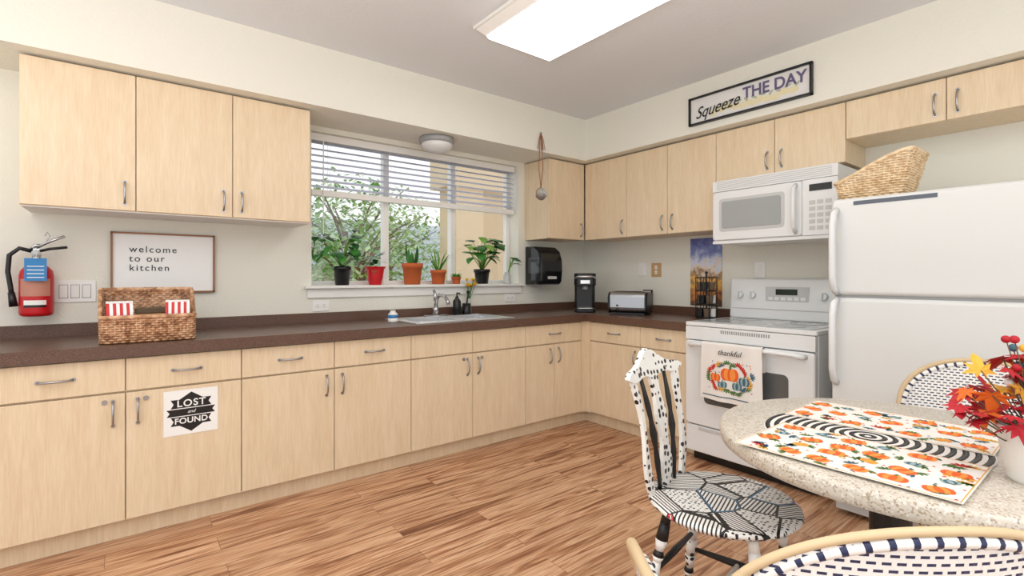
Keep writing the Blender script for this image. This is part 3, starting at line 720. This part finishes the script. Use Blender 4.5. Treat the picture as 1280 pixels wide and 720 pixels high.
# ---------- fire extinguisher
g=group('fire_extinguisher',(-3.985,-0.085,1.025)); m=M()
m.lathe([(0.05,0),(0.062,0.006),(0.065,0.02),(0.065,0.20),(0.060,0.225),(0.045,0.245),(0.022,0.258),(0.02,0.27)],(0,0,0),redM,28); m.build('cylinder',g)
m=M(); m.cyl((0,0,0.268),(0,0,0.31),0.018,chrome); m.box((-0.012,-0.012,0.29),(0.012,0.012,0.335),chrome)
m.tube([(0.0,0,0.32),(0.05,-0.01,0.335),(0.115,-0.02,0.345)],0.007,black,8,sq=(1,1.6)); m.tube([(0,0,0.34),(0.05,-0.01,0.372),(0.105,-0.02,0.40)],0.007,chrome,8,sq=(1,1.6)); m.tube([(-0.02,0,0.33),(-0.005,0,0.352),(0.02,0,0.352)],0.008,chrome,8)
m.tube([(0,-0.013,0.31),(0,-0.03,0.31)],0.018,lgrey,14); m.tube([(0.03,0,0.36),(0.05,0.0,0.40),(0.04,0,0.42),(0.03,0,0.40)],0.002,chrome,5)
m.build('valve',g)
m=M(); m.tube([(-0.01,0,0.32),(-0.06,-0.01,0.335),(-0.095,-0.012,0.30),(-0.10,-0.012,0.22),(-0.09,-0.012,0.14),(-0.085,-0.012,0.09)],0.010,black,10); m.tube([(-0.088,-0.012,0.12),(-0.08,-0.012,0.05)],[0.013,0.017],black,10); m.build('hose',g)
m=M()
m.grid(lambda u,v:(0.066*math.sin((u-.5)*1.9),-0.066*math.cos((u-.5)*1.9),0.10+0.085*v),12,2,mat('label_cream',(190,130,110),0.5)); 
m.grid(lambda u,v:(0.0668*math.sin((u-.5)*1.3),-0.0668*math.cos((u-.5)*1.3),0.045+0.035*v),12,2,white2)
m.grid(lambda u,v:(0.0669*math.sin((u-.5)*1.3),-0.0669*math.cos((u-.5)*1.3),0.045+0.012*v),12,2,black); m.build('label',g)
m=M(); m.box((-0.035,-0.085,0.175),(0.045,-0.083,0.285),bluetag); m.cyl((0.005,-0.083,0.28),(0.005,-0.02,0.32),0.0015,white2,n=5)
for k in range(4): m.box((-0.025,-0.0855,0.19+k*0.018),(0.035,-0.085,0.194+k*0.018),paper)
m.build('inspection_tag',g)
M().box((-0.03,0.03,0.12),(0.03,0.084,0.16),chrome).build('wall_bracket',g)

# ---------- plates
def plate(name,loc,rz,w,h,kind,mt=None,base_m=None):
    g=group(name,loc,rz); mt=base_m or plast; m=M(); m.rbox((-w/2,-0.007,-h/2),(w/2,-0.0005,h/2),0.006,mt,axis='y')
    m.build('cover',g); m=M()
    if kind=='s3':
        for x in (-0.046,0,0.046): m.box((x-0.0185,-0.0078,-0.036),(x+0.0185,-0.007,0.036),grey); m.rbox((x-0.016,-0.011,-0.033),(x+0.016,-0.0078,0.033),0.003,white2,axis='y')
    elif kind=='s1': m.rbox((-0.016,-0.011,-0.033),(0.016,-0.007,0.033),0.003,white2,axis='y')
    else:
        for o in (-0.021,0.021):
            if kind=='h': m.rbox((o-0.016,-0.010,-0.014),(o+0.016,-0.007,0.014),0.008,white2,axis='y'); m.box((o-0.004,-0.0104,-0.008),(o+0.004,-0.010,-0.006),black); m.box((o-0.004,-0.0104,0.006),(o+0.004,-0.010,0.008),black)
            else: m.rbox((-0.014,-0.010,o-0.016),(0.014,-0.007,o+0.016),0.008,white2,axis='y'); m.box((-0.008,-0.0104,o-0.004),(-0.006,-0.010,o+0.004),black); m.box((0.006,-0.0104,o-0.004),(0.008,-0.010,o+0.004),black)
    m.build('insert',g)
plate('light_switch_plate',(-3.845,0,1.143),0,0.17,0.115,'s3')
plate('wall_outlet',(-2.58,0,1.022),0,0.115,0.075,'h'); plate('wall_outlet',(-0.94,0,1.035),0,0.115,0.075,'h')
plate('light_switch_plate',(0,-0.72,1.285),RW,0.075,0.115,'s1'); plate('wall_outlet',(0,-0.87,1.28),RW,0.10,0.12,'v',base_m=mat('wood_plate',(200,160,110),0.5)); plate('light_switch_plate',(0,-1.76,1.27),RW,0.08,0.12,'s1')

# ---------- signs
g=group('welcome_sign',(-3.455,-0.004,1.298)); w_,h_=0.245,0.17; m=M()
m.box((-w_,-0.010,-h_),(w_,0,h_),paper); m.build('board',g); m=M()
f=0.009; m.box((-w_,-0.022,-h_),(-w_+f,0,h_),walnut).box((w_-f,-0.022,-h_),(w_,0,h_),walnut).box((-w_,-0.022,-h_),(w_,0,-h_+f),walnut).box((-w_,-0.022,h_-f),(w_,0,h_),walnut); m.build('frame',g)
for i,s in enumerate(('welcome','to our','kitchen')): text('line_%d'%(i+1),s,black,(-0.165,-0.011,0.075-i*0.052),0.05,g,align='LEFT',sp=1.25,off=0.0003)
g=group('lost_and_found_sign',(-3.382,-0.611,0.563)); m=M(); m.box((-0.112,-0.0012,-0.108),(0.112,0,0.108),paper); m.build('sheet',g); m=M()
def poly(m,pts,y,mt): m.add([(x,y,z) for x,z in pts],[tuple(range(len(pts)))],mt)
def quad(x0,x1,z0,z1,y,mt): poly(m,[(x0,z0),(x1,z0),(x1,z1),(x0,z1)],y,mt)
poly(m,[(-0.05,0.062),(0.05,0.062),(0,0.096)],-0.0014,black); poly(m,[(-0.05,-0.062),(0,-0.096),(0.05,-0.062)],-0.0014,black)
for zc,hw_,hh in ((0.042,0.078,0.021),(0.0,0.094,0.017),(-0.042,0.078,0.021)):
    quad(-hw_+0.014,hw_-0.014,zc-hh,zc+hh,-0.0016,black)
    for s in (-1,1):
        poly(m,[(s*(hw_-0.014),zc-hh),(s*(hw_+0.006),zc-hh),(s*(hw_-0.006),zc),(s*(hw_-0.014),zc)][::s],-0.0016,black)
        poly(m,[(s*(hw_-0.014),zc),(s*(hw_-0.006),zc),(s*(hw_+0.006),zc+hh),(s*(hw_-0.014),zc+hh)][::s],-0.0016,black)
m.build('arrow_graphics',g)
text('lost','LOST',paper,(0,-0.0022,0.042),0.046,g,off=0.0008,sp=1.15); text('and','and',paper,(0,-0.0022,0.001),0.022,g,shear=0.3); text('found','FOUND',paper,(0,-0.0022,-0.042),0.038,g,off=0.0008,sp=1.05)
g=group('squeeze_the_day_sign',(-0.422,-1.867,2.397),RW); w_,h_=0.406,0.098; m=M(); m.box((-w_,-0.010,-h_),(w_,0,h_),mat('sign_whitewash',(224,223,220),0.7,bump=0.3,bscale=30)); m.build('board',g)
m=M(); f=0.013; m.box((-w_,-0.024,-h_),(-w_+f,0,h_),black).box((w_-f,-0.024,-h_),(w_,0,h_),black).box((-w_,-0.024,-h_),(w_,0,-h_+f),black).box((-w_,-0.024,h_-f),(w_,0,h_),black); m.build('frame',g)
m=M(); rnd=random.Random(8); poly_t=lambda a,b,l:(a,-0.0104-0.0002*l,b)
for k in range(11):
    x=-0.22+k*0.052; z=rnd.uniform(-0.05,-0.025)
    ell(m,poly_t,x,z,0.030,0.022,rnd.uniform(-.5,.5),lemon,1+0.3*k)
    ell(m,poly_t,x+0.02,z+0.03,0.022,0.008,rnd.uniform(-1,1),lemleaf,0.5)
m.build('lemons',g)
text('script_word','Squeeze',black,(-0.20,-0.0145,-0.012),0.112,g,shear=0.5,off=0.0002,sx=0.86,ry=-0.08); text('block_words','THE DAY',purple,(0.18,-0.0145,0.024),0.102,g,off=0.002,sx=0.92)

# ---------- poster & small sign
g=group('landscape_poster',(-0.002,-1.335,1.258),RW); M().box((-0.135,-0.004,-0.27),(0.135,0,0.27),landM).build('print',g)
g=group('framed_quote',(-0.022,-0.80,0.976),RW); m=M(); m.box((-0.045,-0.012,0),(0.045,0,0.13),black); m.box((-0.035,-0.013,0.01),(0.035,-0.012,0.12),paper); m.build('frame',g)
text('quote','good\nday',black,(0,-0.0135,0.075),0.026,g)

# ---------- paper towel dispenser
g=group('paper_towel_dispenser',(-0.635,-0.001,1.15)); m=M(); 
prof=[(0,0.0),(-0.19,0.0),(-0.215,0.03),(-0.225,0.12),(-0.22,0.22),(-0.19,0.30),(-0.13,0.34),(0,0.345)]
def extr(m,prof,x0,x1,mt):
    n=len(prof); vs=[(x0,y,z) for y,z in prof]+[(x1,y,z) for y,z in prof]
    m.add(vs,[tuple(range(n)),tuple(reversed(range(n,2*n)))]+[(i,i+n,(i+1)%n+n,(i+1)%n) for i in range(n)],mt)
extr(m,prof,-0.13,0.13,mat('smoke_plastic',(26,27,30),0.12)); m.build('housing',g,bevel=0.012)
m=M(); m.box((-0.10,-0.205,-0.004),(0.10,-0.12,0.001),grey); m.box((-0.132,-0.20,0.10),(-0.13,-0.05,0.24),mat('smoke_window',(70,74,78),0.1)); m.box((-0.05,-0.229,0.05),(0.05,-0.222,0.075),lgrey); m.build('chute',g)

# ---------- coffee maker
g=group('pod_coffee_maker',(-0.40,-0.40,0.911),math.radians(-45)); m=M()
m.rbox((-0.09,-0.13,0),(0.09,0.13,0.03),0.03,black); m.rbox((-0.09,0.0,0.03),(0.09,0.13,0.25),0.03,black); m.rbox((-0.095,-0.13,0.23),(0.095,0.135,0.34),0.05,black); m.build('body',g)
m=M(); m.rbox((-0.07,-0.12,0.03),(0.07,-0.01,0.038),0.02,steel); m.tube([(-0.085,-0.10,0.30),(-0.06,-0.145,0.31),(0.06,-0.145,0.31),(0.085,-0.10,0.30)],0.009,steel,8); m.cyl((0,-0.07,0.20),(0,-0.07,0.232),0.025,grey); m.box((-0.04,-0.1325,0.25),(0.04,-0.13,0.28),steel); m.build('trim',g)
# toaster
tsteel=mat('toaster_steel',(170,172,175),0.25,1.0)
g=group('toaster',(-0.36,-0.87,0.911),math.radians(-68)); m=M(); m.rbox((-0.15,-0.085,0.015),(0.15,0.085,0.19),0.045,tsteel,axis='x'); m.build('shell',g)
m=M(); 
for s in (-1,1): m.rbox((s*0.15-0.012,-0.088,0.008),(s*0.15+0.012,0.088,0.185),0.04,black,axis='x')
m.box((-0.14,-0.08,0),(0.14,0.08,0.018),black)
for y in (-0.035,0.035): m.box((-0.115,y-0.013,0.188),(0.115,y+0.013,0.1915),black)
m.box((-0.185,-0.02,0.12),(-0.16,0.02,0.135),black)
for z in (0.05,0.075): m.cyl((-0.08,-0.085,z),(-0.08,-0.093,z),0.008,black,n=10)
m.build('trim',g)
# pod carousel
g=group('coffee_pod_rack',(-0.20,-1.455,0.915)); m=M()
for z in (0.004,0.10,0.20,0.30):
    m.tube([(0.078*math.cos(q*math.pi/12),0.078*math.sin(q*math.pi/12),z) for q in range(24)],0.004,black,6,closed=True)
for q in range(8): a=q*math.pi/4; m.cyl((0.078*math.cos(a),0.078*math.sin(a),0),(0.078*math.cos(a),0.078*math.sin(a),0.30),0.003,black,n=6)
m.cyl((0,0,0),(0,0,0.33),0.006,black,n=8); m.cyl((0,0,-0.004),(0,0,0.006),0.078,black); m.sphere((0,0,0.335),0.012,black)
for z in (0.105,0.205): m.cyl((0,0,z-0.004),(0,0,z),0.075,black)
m.build('wire_frame',g); m=M()
for z in (0.008,0.107,0.207):
    for q in range(5): a=q*1.257+z*4; m.cyl((0.045*math.cos(a),0.045*math.sin(a),z),(0.045*math.cos(a),0.045*math.sin(a),z+0.06),0.022,[kraft,bark,black,bark,paper][q%5],0.027,12)
m.build('pods',g)

# ---------- wicker baskets
def basket(name,loc,rz,w,d,hf,rows_h,slant,mt,stake=0.016,pitch=0.011,r=0.0052):
    g=group(name,loc,rz); cr=0.03
    def loop(z):
        e=slant*z; W2,D2=w/2+e,d/2+e; P=[]
        for cx,cy,a0 in ((W2-cr,-D2+cr,-90),(W2-cr,D2-cr,0),(-W2+cr,D2-cr,90),(-W2+cr,-D2+cr,180)):
            for q in range(5):
                a=math.radians(a0+90*q/4); P.append(Vector((cx+cr*math.cos(a),cy+cr*math.sin(a),0,)))
        return P
    def sample(P,n):
        L=[0]; 
        for i in range(len(P)): L.append(L[-1]+(P[(i+1)%len(P)]-P[i]).length)
        out=[];k=0
        for j in range(n):
            s=L[-1]*j/n
            while L[k+1]<s: k+=1
            t=(s-L[k])/max(1e-9,L[k+1]-L[k]); a,b=P[k],P[(k+1)%len(P)]; p=a.lerp(b,t); tg=(b-a).normalized(); out.append((p,Vector((tg.y,-tg.x,0))))
        return out
    per=2*(w+d); ns=int(per/stake); ns+=ns%2
    m=M(); z=r; row=0; n=ns*4
    while z<rows_h:
        S=sample(loop(z),n); cur=[]; runs=[]
        for j in range(n):
            p,nn=S[j]; ok=z<=hf(p.x/(w/2+slant*z),p.y/(d/2+slant*z))
            q=p+nn*0.0042*math.cos(math.pi*j/4+math.pi*row); q.z=z
            if ok: cur.append(q)
            else:
                if len(cur)>3: runs.append(cur)
                cur=[]
        if len(cur)==n: m.tube(cur,r,mt,5,closed=True)
        else:
            if cur: runs.append(cur)
            if len(runs)>1 and (runs[0][0]-runs[-1][-1]).length<stake: runs[0]=runs.pop()+runs[0]
            for rr in runs:
                if len(rr)>3: m.tube(rr,r,mt,5)
        z+=pitch; row+=1
    m.build('woven_strands',g)
    m=M(); S0=sample(loop(0),n)
    rim=[]
    for j in range(0,n,4):
        p=S0[j][0]; u,v_=p.x/(w/2),p.y/(d/2); h=hf(u,v_); St=sample(loop(h),n)[j][0]
        m.tube([(p.x,p.y,0.002),(St.x,St.y,h)],0.004,mt,5); rim.append((St.x,St.y,h))
    m.build('stakes',g)
    m=M(); m.tube(rim,0.009,mt,8,closed=True)
    for ph in (0,1):
        tw_=[Vector(p)+Vector((0.006*math.cos(i*2+ph*3.14),0.006*math.sin(i*2+ph*3.14),0.006*math.sin(i*2+ph*3.14))) for i,p in enumerate(rim)]; m.tube(tw_,0.005,mt,6,closed=True)
    m.build('braided_rim',g)
    m=M(); P=[p for p,_ in S0[::2]]; m.add([(p.x*0.99,p.y*0.99,0.003) for p in P],[tuple(range(len(P)))],mt); m.build('bottom',g)
    return g
def sm(a,b,x): t=max(0,min(1,(x-a)/(b-a))); return t*t*(3-2*t)
g=basket('wicker_basket',(-3.545,-0.445,0.912),0,0.36,0.25,lambda u,v:0.120+0.125*sm(-0.6,0.9,v),0.26,0.03,wickM)
def pouch(g):
    m=M()
    for k in range(8):
        x0=-0.05+k*0.1/8
        m.grid(lambda u,v:(x0+u*0.1/8,-0.03-0.02*math.sin(v*math.pi)+0.02*v,v*0.17),2,8,pink if k%2==0 else paper)
        m.grid(lambda u,v:(x0+u*0.1/8,-0.0+0.02*math.sin(v*math.pi)-0.01*v,v*0.17),2,8,pink if k%2==0 else paper)
    m.box((-0.05,-0.014,0.165),(0.05,-0.006,0.175),paper); m.build('wrapper',g)
pouch(group('snack_pouch',(-3.66,-0.50,0.93),0.1)); pouch(group('snack_pouch',(-3.43,-0.50,0.93),-0.08))
g=group('snack_packet',(-3.545,-0.40,0.925),0.15); m=M(); m.rbox((-0.10,-0.02,0),(0.10,0.05,0.11),0.015,kraft); m.rbox((-0.05,0.0,0.11),(0.09,0.045,0.14),0.012,bark); m.build('wrapper',g)
basket('wicker_tray_basket',(-0.58,-2.63,1.620),RW,0.27,0.20,lambda u,v:0.108+0.085*sm(-1,1,u)+0.02*u,0.27,0.22,wickL,stake=0.018,pitch=0.0115)

# ---------- plants
SILL=wz0
def pot(m,r,h,mt,rim=True):
    m.lathe([(r*0.72,0),(r*0.78,0.004),(r*0.95,h*0.78),(r*0.96,h*0.78) ,(r*1.06,h*0.79),(r*1.06,h),(r*0.9,h),(r*0.88,h*0.88)],(0,0,0),mt,24); m.lathe([(r*0.85,h*0.86),(r*0.86,h*0.9)],(0,0,0),soil,20)
def plant(name,x,y,r,h,mt,fn,z=SILL,xmin=-9,xmax=9):
    g=group(name,(x,y,z)); m=M(); pot(m,r,h,mt); m.build('pot',g); m=M(); fn(m,h)
    m.clamp((max(xmin,wx0+0.012-x),-9,-0.0),(xmax,0.118-y,0.60)); m.build('leaves',g); return g
rnd=random.Random(21)
def lily(n,spread,ht,Ls,Ws,mats,ymax=0.6,xmax=9,xmin=9):
    def f(m,h):
        for k in range(n):
            a=rnd.uniform(0,6.28); e=rnd.uniform(0.6,1.4); l=ht*rnd.uniform(0.35,0.95)
            d=Vector((math.cos(a)*math.cos(e),math.sin(a)*math.cos(e)*ymax,math.sin(e)))
            p0=Vector((0,0,h*0.88)); p1=p0+d*l*0.6+Vector((0,0,l*0.1)); p2=p0+d*l; p2.x+=math.cos(a)*spread*rnd.random(); 
            if p2.y>0.03: p2.y=0.03
            p2.x=max(-xmin*0.6,min(xmax*0.55,p2.x))
            m.tube([p0,p1,p2],[0.0035,0.003,0.0025],leafC,5)
            aa=a if math.sin(a)<0.2 else -a
            Lx=rnd.uniform(*Ls); tipx=p2.x+Lx*math.cos(aa)
            if tipx>xmax-0.02 or tipx<-xmin+0.02: aa=-1.57-rnd.uniform(-0.3,0.3); Lx*=0.85
            m.leaf(p2,aa,rnd.uniform(-0.1,0.7),Lx,rnd.uniform(*Ws),rnd.uniform(0.8,1.8),rnd.choice(mats))
    return f
plant('potted_peace_lily',-2.425,0.02,0.06,0.135,black,lily(32,0.07,0.30,(0.10,0.16),(0.05,0.075),[leafA,leafB,leafA],xmax=0.15))
def poin(m,h):
    for k in range(44):
        a=rnd.uniform(0,6.28); z=h*0.9+rnd.uniform(0,0.13); rr=rnd.uniform(0.0,0.04)
        m.leaf((rr*math.cos(a),min(0.03,rr*math.sin(a)),z),a,rnd.uniform(0,0.9),rnd.uniform(0.035,0.06),0.035,1.0,rnd.choice([leafB,leafB,leafA,fr]))
g=plant('foil_wrapped_poinsettia',-2.18,0.02,0.05,0.11,redM,poin,xmin=-0.085)
m=M(); m.lathe([(0.045,0),(0.055,0.05),(0.064,0.115),(0.078,0.135),(0.07,0.12)],(0,0,0),redM,18,smooth=False); 
m.v=[(x*(1+0.07*math.sin(9*math.atan2(y,x))*(z/0.13)),y*(1+0.07*math.sin(9*math.atan2(y,x))*(z/0.13)),z) for x,y,z in m.v]; m.build('foil_wrap',g)
def snake(m,h):
    for a,l in ((0.3,0.17),(2.2,0.20),(3.6,0.14),(5.2,0.16),(1.2,0.12)):
        m.leaf((0.02*math.cos(a),0.02*math.sin(a),h*0.85),a,1.35,l,0.038,-0.1,leafB if l>0.15 else leafA,fold=0.5)
plant('potted_snake_plant',-1.872,0.035,0.078,0.165,terra,snake)
def aloe(m,h):
    for k in range(11):
        a=k*2.4; l=rnd.uniform(0.14,0.22); m.leaf((0.01*math.cos(a),0.01*math.sin(a),h*0.85),a if math.sin(a)<0.3 else -a,rnd.uniform(1.0,1.45),l,0.016,rnd.uniform(0.1,0.7),leafC if k%2 else leafA,fold=0.6)
plant('potted_aloe',-1.645,0.03,0.062,0.115,terra,aloe,xmax=0.125)
def succ(m,h):
    for k in range(22):
        a=k*2.4; m.leaf((0.012*math.cos(a),0.012*math.sin(a),h*0.85),a,0.3+0.04*k,0.05,0.02,0.3,leafC if k%3 else leafA)
plant('potted_succulent',-1.475,0.03,0.038,0.06,terra,succ)
plant('potted_pothos',-1.225,0.02,0.068,0.125,black,lily(36,0.10,0.34,(0.10,0.15),(0.07,0.10),[leafA,leafB,leafA,leafC],xmax=0.21,xmin=0.28),xmin=-0.28)
g=group('glass_propagation_jar',(-0.955,0.02,SILL)); m=M(); m.lathe([(0.03,0),(0.034,0.01),(0.034,0.07),(0.022,0.085),(0.024,0.10)],(0,0,0),lgrey,18); m.build('jar',g)
m=M()
for k in range(9):
    a=rnd.uniform(-1.2,1.2); s_=rnd.choice([0.4,1]); m.tube([(0,0,0.05),(0.02*math.cos(a),-0.02,0.14),(0.05*s_,-0.03,0.19+0.04*math.sin(a))],0.0025,leafC,5); m.leaf((0.05*s_,-0.03,0.19+0.04*math.sin(a)),a-0.6,0.4,0.09,0.05,1.4,leafA)
m.build('cuttings',g)
# sink clutter
g=group('soap_dispenser',(-1.565,-0.125,0.917)); m=M(); m.lathe([(0.028,0),(0.032,0.005),(0.032,0.11),(0.014,0.135),(0.012,0.15)],(0,0,0),black,20); m.cyl((0,0,0.15),(0,0,0.175),0.005,black); m.tube([(0,0,0.175),(0,-0.045,0.172)],0.006,black,8); m.build('bottle',g)
g=group('scrub_brush_holder',(-1.475,-0.125,0.917)); m=M(); m.lathe([(0.036,0),(0.038,0.005),(0.034,0.09),(0.03,0.09)],(0,0,0),black,20); m.cyl((0,0,0.06),(0.015,0,0.17),0.006,black,n=8); m.sphere((0.016,0,0.18),0.014,black); m.build('holder',g)
g=group('yellow_flower_vase',(-1.40,-0.045,0.911)); m=M(); m.lathe([(0.018,0),(0.022,0.02),(0.016,0.09),(0.018,0.13)],(0,0,0),lgrey,18); m.build('vase',g); m=M()
for k in range(9):
    a=k*0.7; c=Vector((0.04*math.cos(a),0.015*math.sin(a)-0.035,0.25+0.03*math.sin(k*2))); m.tube([(0,0,0.1),c],0.0018,leafA,5)
    for q in range(8): m.leaf(c,q*0.785,0.2+0.6*(q%2),0.03,0.022,0.3,yellow,n=3)
    m.sphere(c,0.006,orange,8,6)
m.clamp((-9,-9,0),(9,0.02,9)); m.build('flowers',g)
g=group('dish_soap_jar',(-2.20,-0.33,0.911)); m=M(); m.lathe([(0.03,0),(0.034,0.006),(0.034,0.03)],(0,0,0),white2,20); m.lathe([(0.0345,0.03),(0.0345,0.05)],(0,0,0),bluetag,20); m.lathe([(0.034,0.05),(0.03,0.06),(0.018,0.068),(0.018,0.08)],(0,0,0),white2,20); m.build('jar',g)

# hanging ornament
g=group('hanging_glass_terrarium',(-0.95,-0.432,1.90)); m=M(); m.sphere((0,0,0),0.05,mat('terrarium_glass',(215,220,218),0.1,trans=0.7),18,12); m.build('globe',g)
m=M(); m.sphere((0,0,-0.015),0.034,kraft,12,8,0.6)
for sx in (-1,1): m.tube([(0,0,0.05),(sx*0.022,0,0.2),(sx*0.012,0,0.42),(0,0,0.5)],0.0035,walnut,6)
for k in range(5): m.tube([(0,0,0.5),(0.012*(k-2),-0.004,0.44),(0.02*(k-2),-0.006,0.36)],0.0025,walnut,5)
m.tube([(0.05*math.cos(q*.3927),0,0.05*math.sin(q*.3927)) for q in range(16)],0.004,walnut,6,closed=True)
m.cyl((0,0.012,0.5),(0,-0.008,0.5),0.006,chrome); m.build('macrame_cord',g)

# ---------- world, lights, camera
w=bpy.data.worlds.new('World'); C.world=w; w.use_nodes=True; nt=w.node_tree; bg=nt.nodes['Background']
bg.inputs['Color'].default_value=(0.95,0.975,1.0,1); bg.inputs['Strength'].default_value=1.25
# fill light: unseen area lights added around the camera, aimed at the ceiling
for i,(x,y,p) in enumerate(((-4.5,-4.3,62),(-3.2,-3.9,32),(-4.8,-2.4,32))):
    l=bpy.data.lights.new('ceiling_fill_light','AREA'); l.shape='SQUARE'; l.size=1.4; l.energy=p; l.color=(1,0.985,0.96)
    o=bpy.data.objects.new('ceiling_fill_light',l); C.collection.objects.link(o); o.location=(x,y,1.3); o.rotation_euler=(math.pi,0,0)
cam=bpy.data.cameras.new('camera'); co=bpy.data.objects.new('camera',cam); C.collection.objects.link(co)
co.location=(-CX,-CY,1.22); co.rotation_euler=(math.pi/2,0,-math.radians(38)); cam.lens=620/1280*36; cam.sensor_width=36; cam.shift_y=-14/1280; cam.clip_start=0.03
C.camera=co
